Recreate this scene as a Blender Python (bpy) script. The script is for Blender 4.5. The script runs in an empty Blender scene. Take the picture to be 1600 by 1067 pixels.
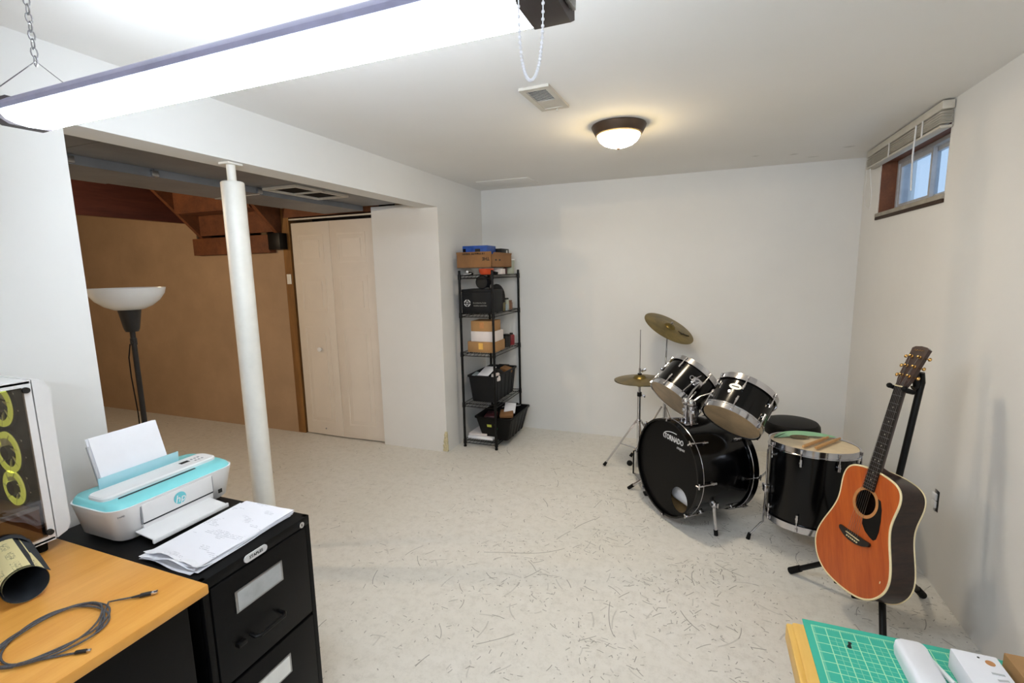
import bpy, bmesh, math, random
from mathutils import Vector as V, Matrix, Quaternion
random.seed(7)
PI = math.pi
S = bpy.context.scene
COL = S.collection
# ------------------------------------------------------------------ camera, world, exposure
cd = bpy.data.cameras.new('camera'); cam = bpy.data.objects.new('camera', cd); COL.objects.link(cam)
cd.sensor_fit = 'HORIZONTAL'; cd.sensor_width = 36.0; cd.lens = 754.4776 / 1600 * 36.0; cd.clip_start = 0.02
_d = V((-0.36054967, 0.92137139, -0.14518505)); _r = V((0.93212715, 0.36156277, -0.02028137)); _u = V((-0.03380683, 0.14264337, 0.98919663))
cam.matrix_world = Matrix(((_r.x, _u.x, -_d.x, 0), (_r.y, _u.y, -_d.y, 0), (_r.z, _u.z, -_d.z, 1.5066), (0, 0, 0, 1)))
S.camera = cam
W = bpy.data.worlds.new('world'); S.world = W; W.use_nodes = True
bg = W.node_tree.nodes['Background']; bg.inputs[0].default_value = (0.60, 0.77, 0.98, 1); bg.inputs[1].default_value = 0.42
S.view_settings.view_transform = 'Standard'; S.view_settings.look = 'None'
S.view_settings.exposure = 1.28; S.view_settings.gamma = 1.0; S.view_settings.use_curve_mapping = False
FLUOR = 3.9        # strength of the fluorescent lens
SIDE = 46.0         # strength of the unseen glowing strip added behind that lens to light the room
DOME = 54.0          # strength of the ceiling lamp glass

BULB = 640.0        # strength of the unseen bulb added to brighten the stairs side
# ------------------------------------------------------------------ materials
def lin(c):
    return tuple(((x / 255) / 12.92 if x / 255 <= 0.04045 else ((x / 255 + 0.055) / 1.055) ** 2.4) for x in c) + (1,)
class NT:
    def __init__(s, nt): s.t = nt
    def n(s, k, **a):
        nd = s.t.nodes.new(k)
        for q, v in a.items(): setattr(nd, q, v)
        return nd
    def l(s, a, b): s.t.links.new(a, b)
    def math(s, op, a, b=None, c=None, clamp=False):
        m = s.n('ShaderNodeMath', operation=op); m.use_clamp = clamp
        for i, x in enumerate((a, b, c)):
            if x is None: continue
            if hasattr(x, 'links'): s.l(x, m.inputs[i])
            else: m.inputs[i].default_value = x
        return m.outputs[0]
    def vmath(s, op, a, b=None):
        m = s.n('ShaderNodeVectorMath', operation=op)
        for i, x in enumerate((a, b)):
            if x is None: continue
            if hasattr(x, 'links'): s.l(x, m.inputs[i])
            else: m.inputs[i].default_value = x
        return m.outputs[0]
    def mix(s, f, a, b):
        m = s.n('ShaderNodeMix', data_type='RGBA')
        for i, x in ((0, f), (6, a), (7, b)):
            if hasattr(x, 'links'): s.l(x, m.inputs[i])
            else: m.inputs[i].default_value = x
        return m.outputs[2]
    def noise(s, vec, scale, detail=3, rough=0.5):
        k = s.n('ShaderNodeTexNoise'); k.inputs['Scale'].default_value = scale; k.inputs['Detail'].default_value = detail; k.inputs['Roughness'].default_value = rough
        s.l(vec, k.inputs['Vector']); return k.outputs[0]
    def ramp(s, f, lo, hi):
        m = s.n('ShaderNodeMapRange'); m.inputs[1].default_value = lo; m.inputs[2].default_value = hi; s.l(f, m.inputs[0]); return m.outputs[0]
def base(name, col=(200, 200, 200), rough=0.5, metal=0.0, spec=0.5, coat=0.0):
    m = bpy.data.materials.new(name); m.use_nodes = True
    t = NT(m.node_tree); b = m.node_tree.nodes['Principled BSDF']
    b.inputs['Base Color'].default_value = lin(col); b.inputs['Roughness'].default_value = rough; b.inputs['Metallic'].default_value = metal
    b.inputs['Specular IOR Level'].default_value = spec; b.inputs['Coat Weight'].default_value = coat; b.inputs['Coat Roughness'].default_value = 0.05
    return m, t, b
def mat(name, col, rough=0.5, metal=0.0, var=0.05, scale=12.0, bump=0.0, bscale=200.0, spec=0.5, coat=0.0, stretch=(1, 1, 1), col2=None):
    m, t, b = base(name, col, rough, metal, spec, coat)
    tc = t.n('ShaderNodeTexCoord'); mp = t.n('ShaderNodeMapping'); mp.inputs['Scale'].default_value = stretch; t.l(tc.outputs['Object'], mp.inputs[0])
    f = t.ramp(t.noise(mp.outputs[0], scale, 5, 0.6), 0.3, 0.7)
    c2 = col2 or tuple(max(0, x * (1 - 2.2 * var)) for x in col)
    t.l(t.mix(f, lin(c2), lin(col)), b.inputs['Base Color'])
    if bump:
        bn = t.n('ShaderNodeBump'); bn.inputs['Strength'].default_value = bump; bn.inputs['Distance'].default_value = 0.002
        t.l(t.noise(mp.outputs[0], bscale, 4), bn.inputs['Height']); t.l(bn.outputs[0], b.inputs['Normal'])
    return m
def wood(name, c1, c2, axis=(1, 14, 14), scale=3.0, rough=0.4, coat=0.0):
    m, t, b = base(name, c1, rough, coat=coat)
    tc = t.n('ShaderNodeTexCoord'); mp = t.n('ShaderNodeMapping'); mp.inputs['Scale'].default_value = axis; t.l(tc.outputs['Object'], mp.inputs[0])
    f = t.noise(mp.outputs[0], scale, 6, 0.65)
    g = t.noise(mp.outputs[0], scale * 7, 3, 0.6)
    h = t.math('ADD', t.math('MULTIPLY', f, 0.75), t.math('MULTIPLY', g, 0.25))
    t.l(t.mix(t.ramp(h, 0.32, 0.68), lin(c1), lin(c2)), b.inputs['Base Color'])
    return m
def emit(name, col, strength):
    m, t, b = base(name, (255, 255, 255), 0.4)
    b.inputs['Emission Color'].default_value = lin(col); b.inputs['Emission Strength'].default_value = strength
    return m
def dome_material(strength):
    # frosted bowl lit by bulbs: hottest at the centre, amber towards the metal rim
    m, t, b = base('warm_glass', (255, 240, 215), 0.4)
    tc = t.n('ShaderNodeTexCoord'); q = t.n('ShaderNodeSeparateXYZ'); t.l(tc.outputs['Object'], q.inputs[0])
    r = t.math('SQRT', t.math('ADD', t.math('MULTIPLY', q.outputs[0], q.outputs[0]), t.math('MULTIPLY', q.outputs[1], q.outputs[1])))
    f = t.ramp(r, 0.116, 0.085)
    t.l(t.mix(f, lin((255, 214, 120)), lin((255, 240, 216))), b.inputs['Emission Color'])
    t.l(t.math('ADD', t.math('MULTIPLY', f, strength), 1.1), b.inputs['Emission Strength'])
    return m
def floor_material():
    m, t, b = base('painted_concrete', (190, 186, 176), 0.5, spec=0.35)
    tc = t.n('ShaderNodeTexCoord'); P = tc.outputs['Object']
    big = t.ramp(t.noise(P, 0.9, 4), 0.3, 0.7); fine = t.ramp(t.noise(P, 14, 6, 0.7), 0.25, 0.75)
    c = t.mix(big, lin((222, 219, 210)), lin((230, 228, 223)))
    c = t.mix(t.math('MULTIPLY', fine, 0.35), c, lin((200, 195, 182)))
    chips = t.ramp(t.noise(P, 9, 2), 0.74, 0.77); c = t.mix(t.math('MULTIPLY', chips, 0.6), c, lin((226, 224, 220)))
    # worn middle of the room, where the scuffs gather
    sx = t.n('ShaderNodeSeparateXYZ'); t.l(P, sx.inputs[0])
    dx = t.math('SUBTRACT', sx.outputs[0], 0.0); dy = t.math('SUBTRACT', sx.outputs[1], 1.9)
    dd = t.math('SQRT', t.math('ADD', t.math('MULTIPLY', dx, dx), t.math('MULTIPLY', t.math('MULTIPLY', dy, dy), 0.55)))
    area = t.ramp(dd, 1.7, 0.35)
    area = t.math('MULTIPLY', t.math('ADD', area, 0.10), t.ramp(t.noise(P, 3.2, 4), 0.36, 0.68), clamp=True)
    warp = t.n('ShaderNodeTexNoise'); warp.inputs['Scale'].default_value = 1.6; t.l(P, warp.inputs['Vector'])
    WP = t.vmath('ADD', P, t.vmath('SCALE', t.vmath('SUBTRACT', warp.outputs[1], (0.5, 0.5, 0.5))))
    WP.node.inputs[1].links[0].from_node.inputs['Scale'].default_value = 0.16
    tot = None
    for i, (sc, ln, wd, keep, k) in enumerate(((2.2, 0.50, 0.006, 0.34, 0.9), (3.6, 0.46, 0.009, 0.42, 0.85), (6, 0.44, 0.014, 0.50, 0.9), (9.5, 0.40, 0.022, 0.52, 0.85), (14, 0.36, 0.03, 0.50, 0.95), (21, 0.30, 0.045, 0.46, 0.9), (30, 0.24, 0.07, 0.44, 0.9), (7.5, 0.46, 0.03, 0.55, 0.35), (12, 0.42, 0.05, 0.5, 0.3))):
        mp = t.n('ShaderNodeMapping'); mp.inputs['Scale'].default_value = (sc, sc, 0); mp.inputs['Location'].default_value = (i * 3.7, i * 1.9, 0)
        t.l(WP, mp.inputs[0])
        vo = t.n('ShaderNodeTexVoronoi', voronoi_dimensions='2D'); vo.inputs['Scale'].default_value = 1.0; t.l(mp.outputs[0], vo.inputs['Vector'])
        lv = t.vmath('SUBTRACT', mp.outputs[0], vo.outputs['Position'])
        cs = t.n('ShaderNodeSeparateColor'); t.l(vo.outputs['Color'], cs.inputs[0])
        ro = t.n('ShaderNodeVectorRotate', rotation_type='Z_AXIS'); t.l(lv, ro.inputs['Vector']); t.l(t.math('MULTIPLY', cs.outputs[0], 6.283), ro.inputs['Angle'])
        q = t.n('ShaderNodeSeparateXYZ'); t.l(ro.outputs[0], q.inputs[0])
        xx = t.math('ABSOLUTE', t.math('ADD', q.outputs[0], t.math('MULTIPLY', t.math('MULTIPLY', q.outputs[1], q.outputs[1]), 0.35)))
        a = t.ramp(xx, wd, wd * 0.35)
        e = t.math('LESS_THAN', t.math('ABSOLUTE', q.outputs[1]), t.math('MULTIPLY', cs.outputs[1], ln))
        w = t.math('MULTIPLY', t.math('MULTIPLY', a, e), t.math('LESS_THAN', cs.outputs[2], t.math('MULTIPLY', area, keep * 1.7)))
        w = t.math('MULTIPLY', w, k, clamp=True)
        tot = w if tot is None else t.math('MAXIMUM', tot, w)
    c = t.mix(t.math('MULTIPLY', tot, 0.72), c, lin((70, 66, 60)))
    t.l(c, b.inputs['Base Color'])
    c = t.mix(t.math('MULTIPLY', t.ramp(t.noise(P, 22, 7, 0.85), 0.48, 0.72), 0.36), c, lin((150, 145, 132))); t.l(c, b.inputs['Base Color'])
    bn = t.n('ShaderNodeBump'); bn.inputs['Strength'].default_value = 0.15; bn.inputs['Distance'].default_value = 0.004
    t.l(t.noise(P, 35, 5, 0.7), bn.inputs['Height']); t.l(bn.outputs[0], b.inputs['Normal'])
    return m
def ceiling_material():
    m, t, b = base('ceiling_paint', (236, 235, 233), 0.85, spec=0.15)
    tc = t.n('ShaderNodeTexCoord'); P = tc.outputs['Object']; q = t.n('ShaderNodeSeparateXYZ'); t.l(P, q.inputs[0])
    c = t.mix(t.ramp(t.noise(P, 1.0, 4), 0.3, 0.7), lin((231, 230, 227)), lin((237, 236, 234))); n = t.noise(P, 60, 3)
    for x, y, rx, ry in ((.56, 3.90, .035, .03), (.86, 3.82, .045, .03), (.32, 3.84, .03, .02), (.70, 4.05, .05, .02)):
        u = t.math('DIVIDE', t.math('SUBTRACT', q.outputs[0], x), rx); v = t.math('DIVIDE', t.math('SUBTRACT', q.outputs[1], y), ry)
        d = t.math('ADD', t.math('SQRT', t.math('ADD', t.math('MULTIPLY', u, u), t.math('MULTIPLY', v, v))), t.math('MULTIPLY', n, 0.8))
        c = t.mix(t.math('MULTIPLY', t.ramp(d, 1.4, 0.6), 0.35), c, lin((130, 126, 118)))
    t.l(c, b.inputs['Base Color'])
    bn = t.n('ShaderNodeBump'); bn.inputs['Strength'].default_value = 0.1; bn.inputs['Distance'].default_value = 0.002; t.l(t.noise(P, 90, 4), bn.inputs['Height']); t.l(bn.outputs[0], b.inputs['Normal'])
    return m
def mat_grid():
    # green cutting mat print: one inch grid, half inch lighter lines, ruler ticks in the margin
    m, t, b = base('cutting_mat', (40, 170, 150), 0.55)
    tc = t.n('ShaderNodeTexCoord'); q = t.n('ShaderNodeSeparateXYZ'); t.l(tc.outputs['Object'], q.inputs[0])
    X, Y = q.outputs[0], q.outputs[1]
    def lines(v, step, w):
        f = t.math('FRACT', t.math('ADD', t.math('DIVIDE', v, step), 0.5)); return t.math('LESS_THAN', t.math('ABSOLUTE', t.math('SUBTRACT', f, 0.5)), w / step)
    def rng(v, a, c_): return t.math('MULTIPLY', t.math('GREATER_THAN', v, a), t.math('LESS_THAN', v, c_))
    inside = t.math('MULTIPLY', rng(X, -0.0008, 0.3056), rng(Y, -0.6, 0.0008))
    inner = t.math('MULTIPLY', rng(X, 0.0246, 0.2802), rng(Y, -0.6, -0.0246))
    major = t.math('MAXIMUM', lines(X, 0.0254, 0.0009), lines(Y, 0.0254, 0.0009))
    minor = t.math('MULTIPLY', t.math('MAXIMUM', lines(X, 0.0127, 0.0005), lines(Y, 0.0127, 0.0005)), inner)
    tick = t.math('MAXIMUM', t.math('MULTIPLY', lines(X, 0.003175, 0.0004), rng(Y, -0.005, 0.0)), t.math('MULTIPLY', lines(Y, 0.003175, 0.0004), rng(X, 0.0, 0.005)))
    al = t.math('MULTIPLY', t.math('MAXIMUM', t.math('MAXIMUM', major, t.math('MULTIPLY', minor, 0.6)), tick), inside)
    c = t.mix(t.math('MULTIPLY', al, 0.8), lin((44, 178, 152)), lin((190, 238, 190)))
    t.l(c, b.inputs['Base Color']); return m
def print_lines(name, paper=(236, 236, 242), ink=(150, 150, 160), step=0.007, amt=0.6, axis=0, blocks=14):
    # a printed sheet: broken grey text lines
    m, t, b = base(name, paper, 0.6)
    tc = t.n('ShaderNodeTexCoord'); q = t.n('ShaderNodeSeparateXYZ'); t.l(tc.outputs['Object'], q.inputs[0])
    v = q.outputs[axis]
    row = t.math('LESS_THAN', t.math('FRACT', t.math('DIVIDE', v, step)), 0.34)
    mp = t.n('ShaderNodeMapping'); mp.inputs['Scale'].default_value = (1, 1, 0) if axis == 0 else (.6, 1.6, 0); t.l(tc.outputs['Object'], mp.inputs[0])
    words = t.math('GREATER_THAN', t.noise(mp.outputs[0], 190, 1), 0.44); blk = t.math('GREATER_THAN', t.noise(mp.outputs[0], blocks, 1), 0.56)
    al = t.math('MULTIPLY', t.math('MULTIPLY', row, words), t.math('MULTIPLY', blk, amt))
    t.l(t.mix(al, lin(paper), lin(ink)), b.inputs['Base Color']); return m
def grip_print():
    m, t, b = base('printed_cream_backing', (226, 212, 158), 0.6)
    tc = t.n('ShaderNodeTexCoord'); P = tc.outputs['UV']
    q = t.n('ShaderNodeSeparateXYZ'); t.l(P, q.inputs[0])
    n1 = t.noise(P, 34, 2); a = t.ramp(t.math('ABSOLUTE', t.math('SUBTRACT', n1, 0.5)), 0.035, 0.015)
    rows = t.math('LESS_THAN', t.math('FRACT', t.math('MULTIPLY', q.outputs[0], 9)), 0.5)
    cols = t.math('LESS_THAN', t.math('FRACT', t.math('MULTIPLY', q.outputs[1], 4)), 0.7)
    al = t.math('MULTIPLY', a, t.math('MULTIPLY', rows, cols))
    t.l(t.mix(t.math('MULTIPLY', al, 0.8), lin((226, 212, 158)), lin((60, 56, 44))), b.inputs['Base Color']); return m
def glass(name, col=(255, 255, 255), rough=0.0, alpha=0.2, tint=(0.9, 0.95, 1, 1)):
    m = bpy.data.materials.new(name); m.use_nodes = True; t = NT(m.node_tree); m.node_tree.nodes.clear()
    o = t.n('ShaderNodeOutputMaterial'); tr = t.n('ShaderNodeBsdfTransparent'); tr.inputs[0].default_value = tint
    gl = t.n('ShaderNodeBsdfGlossy'); gl.inputs['Roughness'].default_value = rough; gl.inputs[0].default_value = lin(col)
    mx = t.n('ShaderNodeMixShader'); mx.inputs[0].default_value = alpha
    t.l(tr.outputs[0], mx.inputs[1]); t.l(gl.outputs[0], mx.inputs[2]); t.l(mx.outputs[0], o.inputs[0]); return m

M = dict(
    wall=mat('wall_paint', (228, 228, 226), 0.75, var=0.012, scale=1.3, bump=0.08, bscale=60, spec=0.2),
    wallr=mat('wall_paint_right', (228, 227, 224), 0.75, var=0.012, scale=1.3, bump=0.08, bscale=60, spec=0.2),
    ceil=ceiling_material(),
    floor=floor_material(),
    beige=mat('bare_drywall', (178, 150, 122), 0.9, var=0.04, scale=2.5, bump=0.05, spec=0.1),
    doorp=mat('door_paint', (226, 216, 204), 0.6, var=0.015, scale=3, spec=0.3),
    putty=mat('chipped_plaster', (226, 216, 176), 0.9, var=0.12, scale=60, bump=0.6, bscale=90),
    timber=wood('raw_timber', (126, 74, 40), (84, 46, 24), (2, 2, 2), 4, 0.7),
    timberred=wood('stained_header_timber', (112, 56, 40), (74, 34, 24), (3, 0.5, 6), 3, 0.7),
    stud=wood('pine_stud', (150, 106, 52), (108, 72, 34), (8, 8, 0.7), 3, 0.7),
    metalgrey=mat('galvanised_sheet', (128, 130, 134), 0.5, 0.25, var=0.08, scale=3),
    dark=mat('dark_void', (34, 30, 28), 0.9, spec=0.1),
    white=mat('white_plastic', (232, 232, 232), 0.4, var=0.01),
    whitepaint=mat('white_gloss_paint', (236, 234, 226), 0.42, var=0.03, scale=6),
    almond=mat('almond_vinyl', (206, 200, 188), 0.5, var=0.03),
    bronze=mat('bronze_trim', (92, 74, 60), 0.4, 0.5, var=0.06),
    chrome=mat('chrome', (205, 205, 210), 0.14, 1.0, var=0.02, scale=30),
    steel=mat('brushed_steel', (170, 170, 172), 0.3, 1.0, var=0.05),
    blackshell=mat('black_lacquer', (5, 5, 6), 0.16, var=0.05, spec=0.28),
    blackhead=mat('black_drumhead', (9, 9, 10), 0.45, var=0.05, spec=0.15),
    blackmetal=mat('black_powder_coat', (11, 11, 12), 0.42, var=0.08, spec=0.25),
    cabinet=mat('black_cabinet_enamel', (11, 11, 12), 0.5, var=0.1, scale=5, spec=0.18),
    rubber=mat('black_rubber', (12, 12, 12), 0.7, var=0.08, spec=0.2),
    vinyl=mat('black_vinyl', (9, 9, 10), 0.5, var=0.05, bump=0.15, spec=0.2),
    clearhead=mat('worn_clear_drumhead', (186, 162, 128), 0.35, var=0.1, scale=9),
    cream=mat('cream_drumhead', (228, 208, 172), 0.5, var=0.05, scale=8),
    green=mat('green_label_film', (150, 208, 164), 0.5, var=0.05),
    smudge=mat('brown_logo_print', (110, 92, 50), 0.6, var=0.2, scale=80),
    maple=mat('maple_ply', (206, 170, 116), 0.5, var=0.08, stretch=(1, 1, 8)),
    cymbal=mat('cymbal_bronze', (142, 122, 66), 0.36, 0.85, var=0.16, scale=7),
    cymtext=mat('cymbal_print', (40, 34, 18), 0.6),
    stick=wood('hickory', (206, 160, 102), (176, 126, 72), (2, 2, 14), 4, 0.5),
    gtop=wood('aged_spruce', (194, 96, 34), (156, 64, 16), (26, 1.2, 1), 2.2, 0.35, 0.12),
    gside=wood('rosewood', (58, 36, 28), (14, 10, 10), (1.5, 1.2, 9), 6, 0.35, 0.05),
    gneck=wood('mahogany_dark', (58, 32, 24), (38, 20, 16), (14, 1, 14), 3, 0.3, 0.3),
    ebony=mat('ebony_board', (30, 25, 23), 0.45, var=0.15, stretch=(20, 1, 1)),
    ivory=mat('ivory_binding', (240, 224, 178), 0.4, var=0.03),
    rosette=mat('rosette_wood', (198, 138, 84), 0.4, var=0.06, scale=40),
    gold=mat('gold_plate', (212, 170, 104), 0.25, 1.0, var=0.06),
    pearl=mat('pearl', (226, 222, 208), 0.3, var=0.05),
    desk=wood('golden_desk_laminate', (233, 172, 86), (216, 148, 60), (10, 0.8, 1), 2.2, 0.35),
    deskside=wood('desk_edge_wood', (222, 160, 78), (200, 134, 54), (10, 0.8, 1), 2.2, 0.4),
    pine=wood('yellow_pine', (240, 196, 104), (224, 172, 78), (10, 1, 1), 2, 0.45),
    aqua=mat('aqua_plastic', (132, 214, 218), 0.35, var=0.01),
    aquaT=mat('aqua_translucent_flap', (170, 216, 226), 0.25, var=0.01),
    aqualogo=mat('aqua_logo', (108, 196, 206), 0.4, var=0.01),
    printer=mat('printer_white', (226, 226, 226), 0.38, var=0.01),
    grey=mat('light_grey_print', (140, 142, 148), 0.5),
    darkslot=mat('dark_slot', (28, 34, 40), 0.6),
    paper=mat('white_paper', (238, 239, 244), 0.65, var=0.01),
    printed=print_lines('printed_sheet', amt=0.7, axis=1, ink=(170, 170, 180)),
    label=mat('clouded_label_card', (186, 190, 192), 0.35, var=0.06, scale=18),
    labelw=mat('white_label_card', (240, 242, 240), 0.5, var=0.02),
    card=mat('cardboard', (176, 134, 86), 0.8, var=0.06, scale=5),
    card2=mat('brown_cardboard', (146, 104, 64), 0.8, var=0.06, scale=5),
    cardw=mat('white_cardboard', (226, 218, 216), 0.6, var=0.02),
    ink=mat('black_ink', (26, 24, 22), 0.7),
    whiteink=mat('white_print', (226, 226, 226), 0.6),
    greyink=mat('grey_print', (150, 150, 146), 0.6),
    blue=mat('blue_carton', (34, 84, 176), 0.45, var=0.12, scale=25),
    orange=mat('orange_plastic', (206, 74, 30), 0.4, var=0.08),
    bin=mat('black_bin_plastic', (10, 10, 11), 0.5, var=0.08, spec=0.2),
    basket=mat('charcoal_bin_plastic', (27, 28, 30), 0.55, var=0.06, spec=0.2),
    lime=mat('green_sticker', (58, 178, 108), 0.5, var=0.05), yellow=mat('yellow_sticker_print', (196, 206, 84), 0.5),
    navy=mat('navy_cloth', (12, 13, 24), 0.8, spec=0.1), greycloth=mat('grey_cloth', (44, 44, 45), 0.9, spec=0.1),
    redcan=mat('red_can', (140, 36, 44), 0.35, var=0.1), brownglass=mat('brown_jar', (120, 84, 62), 0.35), olive=mat('olive_label', (96, 88, 52), 0.5), pale=mat('pale_label', (170, 176, 160), 0.5), paleblue=mat('pale_blue_card', (158, 172, 178), 0.5),
    plum=mat('plum_plastic', (70, 26, 34), 0.5),
    cable=mat('grey_braided_cable', (92, 92, 96), 0.6, var=0.15, scale=300), cabledark=mat('dark_plug', (24, 24, 26), 0.5),
    gritback=mat('dark_grip_tape', (52, 56, 62), 0.9, var=0.1, bump=0.4, bscale=500),
    grip=grip_print(), matgreen=mat_grid(), matedge=mat('mat_edge', (36, 150, 128), 0.6),
    lampshade=mat('opal_glass', (226, 228, 230), 0.25, var=0.01), lampmetal=mat('charcoal_lamp_metal', (46, 44, 44), 0.4, 0.3),
    fixgrey=mat('fixture_housing', (176, 176, 206), 0.45, 0.2), fixdark=mat('fixture_end_cap', (74, 66, 68), 0.5, 0.1),
    bead=mat('white_bead', (244, 244, 250), 0.3),
    bulb=emit('added_bulb_glow', (255, 226, 186), BULB), lens=emit('fluorescent_lens', (232, 243, 255), FLUOR), glowstrip=emit('added_strip_glow', (232, 243, 255), SIDE), domeglass=dome_material(DOME),
    pane=glass('window_glass', alpha=0.06), pcglass=glass('smoked_glass', alpha=0.07, tint=(0.66, 0.60, 0.55, 1)),
    fanring=emit('lime_fan_ring', (206, 232, 80), 0.42), fanblade=emit('frosted_fan_blade_glow', (206, 220, 130), 0.05), fanhub=mat('fan_hub', (56, 60, 62), 0.5),  # fan blades carry a faint added glow so they stand out
    board=mat('dark_circuit', (22, 19, 17), 0.7, spec=0.15), reveal=wood('brown_window_reveal', (128, 78, 48), (92, 52, 32), (3, 3, 3), 4, 0.7), alu=mat('window_aluminium', (196, 198, 202), 0.4, 0.2),
    sill=mat('grey_sill', (168, 160, 146), 0.7, var=0.08), cork=mat('dark_board_edge', (60, 44, 34), 0.9),
)

# ------------------------------------------------------------------ geometry helpers
def frame(o, x=None, y=None, z=None):
    m = Matrix.Identity(4)
    for i, c in enumerate((x, y, z)): m.col[i] = V(c).to_4d() if False else (c[0], c[1], c[2], 0)
    m.col[3] = (o[0], o[1], o[2], 1); return m
def axframe(o, a):
    a = V(a).normalized(); e = a.cross(V((0, 0, 1)))
    if e.length < 1e-3: e = V((1, 0, 0))
    e.normalize(); g = e.cross(a)
    return frame(o, e, g, a)       # x horizontal, y upwards, z the axis
class G:
    def __init__(s, M=None): s.b = bmesh.new(); s.M = M or Matrix.Identity(4); s.uv = None
    def v(s, p): return s.b.verts.new(s.M @ V(p))
    def f(s, vs):
        try: return s.b.faces.new(vs)
        except ValueError: return None
    def box(s, c, d, bev=0.0, R=None, seg=2):
        t = bmesh.new(); bmesh.ops.create_cube(t, size=1.0); bmesh.ops.scale(t, vec=d, verts=t.verts)
        if bev: bmesh.ops.bevel(t, geom=t.edges[:] , offset=bev, segments=seg, affect='EDGES', profile=0.5)
        X = Matrix.Translation(c) @ (R.to_4x4() if R else Matrix.Identity(4))
        s.add(t, X); return s
    def span(s, a, b, bev=0.0, seg=2):
        a, b = V(a), V(b); return s.box((a + b) / 2, [abs(x) for x in (b - a)], bev, None, seg)
    def add(s, t, X=None):
        X = s.M @ (X or Matrix.Identity(4)); mp = {}
        for w in t.verts: mp[w.index] = None
        t.verts.index_update(); vs = [s.b.verts.new(X @ w.co) for w in t.verts]
        for fc in t.faces: s.f([vs[w.index] for w in fc.verts])
        t.free(); return s
    def lathe(s, prof, o=(0, 0, 0), a=(0, 0, 1), n=32, closed=False):
        F = axframe(o, a); rings = []
        for r, z in prof:
            if r < 1e-6: rings.append([s.v(F @ V((0, 0, z)))])
            else: rings.append([s.v(F @ V((r * math.cos(2 * PI * k / n), r * math.sin(2 * PI * k / n), z))) for k in range(n)])
        if closed: rings.append(rings[0])
        for A, B in zip(rings, rings[1:]):
            for k in range(n):
                j = (k + 1) % n
                if len(A) == 1 and len(B) == 1: continue
                if len(A) == 1: s.f([A[0], B[j], B[k]])
                elif len(B) == 1: s.f([A[k], A[j], B[0]])
                else: s.f([A[k], A[j], B[j], B[k]])
        return s
    def cyl(s, p, q, r, r2=None, n=14):
        p, q = V(p), V(q); L = (q - p).length; r2 = r if r2 is None else r2
        return s.lathe([(0, 0), (r, 0), (r2, L), (0, L)], p, q - p, n)
    def ring(s, o, a, R, r, n=40, m=8): return s.lathe([(R + r * math.cos(2 * PI * k / m), r * math.sin(2 * PI * k / m)) for k in range(m)], o, a, n, True)
    def hoop(s, o, a, r0, r1, h0, h1, n=48): return s.lathe([(r0, h0), (r1, h0), (r1, h1), (r0, h1)], o, a, n, True)
    def disc(s, o, a, r, t=0.002, n=32): return s.lathe([(0, 0), (r, 0), (r, t), (0, t)], o, a, n)
    def ball(s, c, r, n=10, sc=(1, 1, 1)):
        t = bmesh.new(); bmesh.ops.create_uvsphere(t, u_segments=n, v_segments=max(5, n // 2 + 1), radius=r); bmesh.ops.scale(t, vec=sc, verts=t.verts)
        return s.add(t, Matrix.Translation(c))
    def tube(s, pts, r, n=8, closed=False):
        pts = [V(p) for p in pts]; N = len(pts); rs = r if isinstance(r, (list, tuple)) else [r] * N
        T = []
        for i in range(N):
            a = pts[(i - 1) % N] if (i or closed) else pts[0]; b = pts[(i + 1) % N] if (i < N - 1 or closed) else pts[-1]
            T.append((b - a).normalized())
        u = T[0].orthogonal().normalized(); rings = []
        for i in range(N):
            if i: u = (T[i - 1].rotation_difference(T[i]) @ u); u = (u - T[i] * u.dot(T[i])).normalized()
            w = T[i].cross(u)
            rings.append([s.v(pts[i] + rs[i] * (math.cos(2 * PI * k / n) * u + math.sin(2 * PI * k / n) * w)) for k in range(n)])
        prs = list(zip(rings, rings[1:])) + ([(rings[-1], rings[0])] if closed else [])
        for A, B in prs:
            for k in range(n): s.f([A[k], A[(k + 1) % n], B[(k + 1) % n], B[k]])
        if not closed: s.f(rings[0][::-1]); s.f(rings[-1])
        return s
    def prism(s, poly, z0, z1, X=None):
        X = X or Matrix.Identity(4)
        a = [s.v(X @ V((x, y, z0))) for x, y in poly]; b = [s.v(X @ V((x, y, z1))) for x, y in poly]; n = len(poly)
        s.f(a[::-1]); s.f(b)
        for k in range(n): s.f([a[k], a[(k + 1) % n], b[(k + 1) % n], b[k]])
        return s
    def grid(s, fn, nu, nv, closeu=False):
        P = [[s.v(fn(i / (nu if closeu else nu - 1), j / (nv - 1))) for j in range(nv)] for i in range(nu)]
        for i in range(nu if closeu else nu - 1):
            for j in range(nv - 1): s.f([P[i][j], P[(i + 1) % nu][j], P[(i + 1) % nu][j + 1], P[i][j + 1]])
        return P
    def text(s, body, size, X, depth=0.0004, shear=0.0, bold=0.0, align='CENTER', sx=1.0):
        cu = bpy.data.curves.new('lettering', 'FONT'); cu.body = body; cu.size = size; cu.extrude = depth; cu.shear = shear; cu.offset = bold * size
        cu.align_x = align; cu.align_y = 'CENTER'; cu.resolution_u = 2
        o = bpy.data.objects.new('lettering', cu); COL.objects.link(o); dg = bpy.context.evaluated_depsgraph_get(); dg.update()
        me = bpy.data.meshes.new_from_object(o.evaluated_get(dg)); t = bmesh.new(); t.from_mesh(me)
        bpy.data.objects.remove(o); bpy.data.curves.remove(cu); bpy.data.meshes.remove(me)
        return s.add(t, X @ Matrix.Diagonal((sx, 1, 1, 1)))
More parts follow.
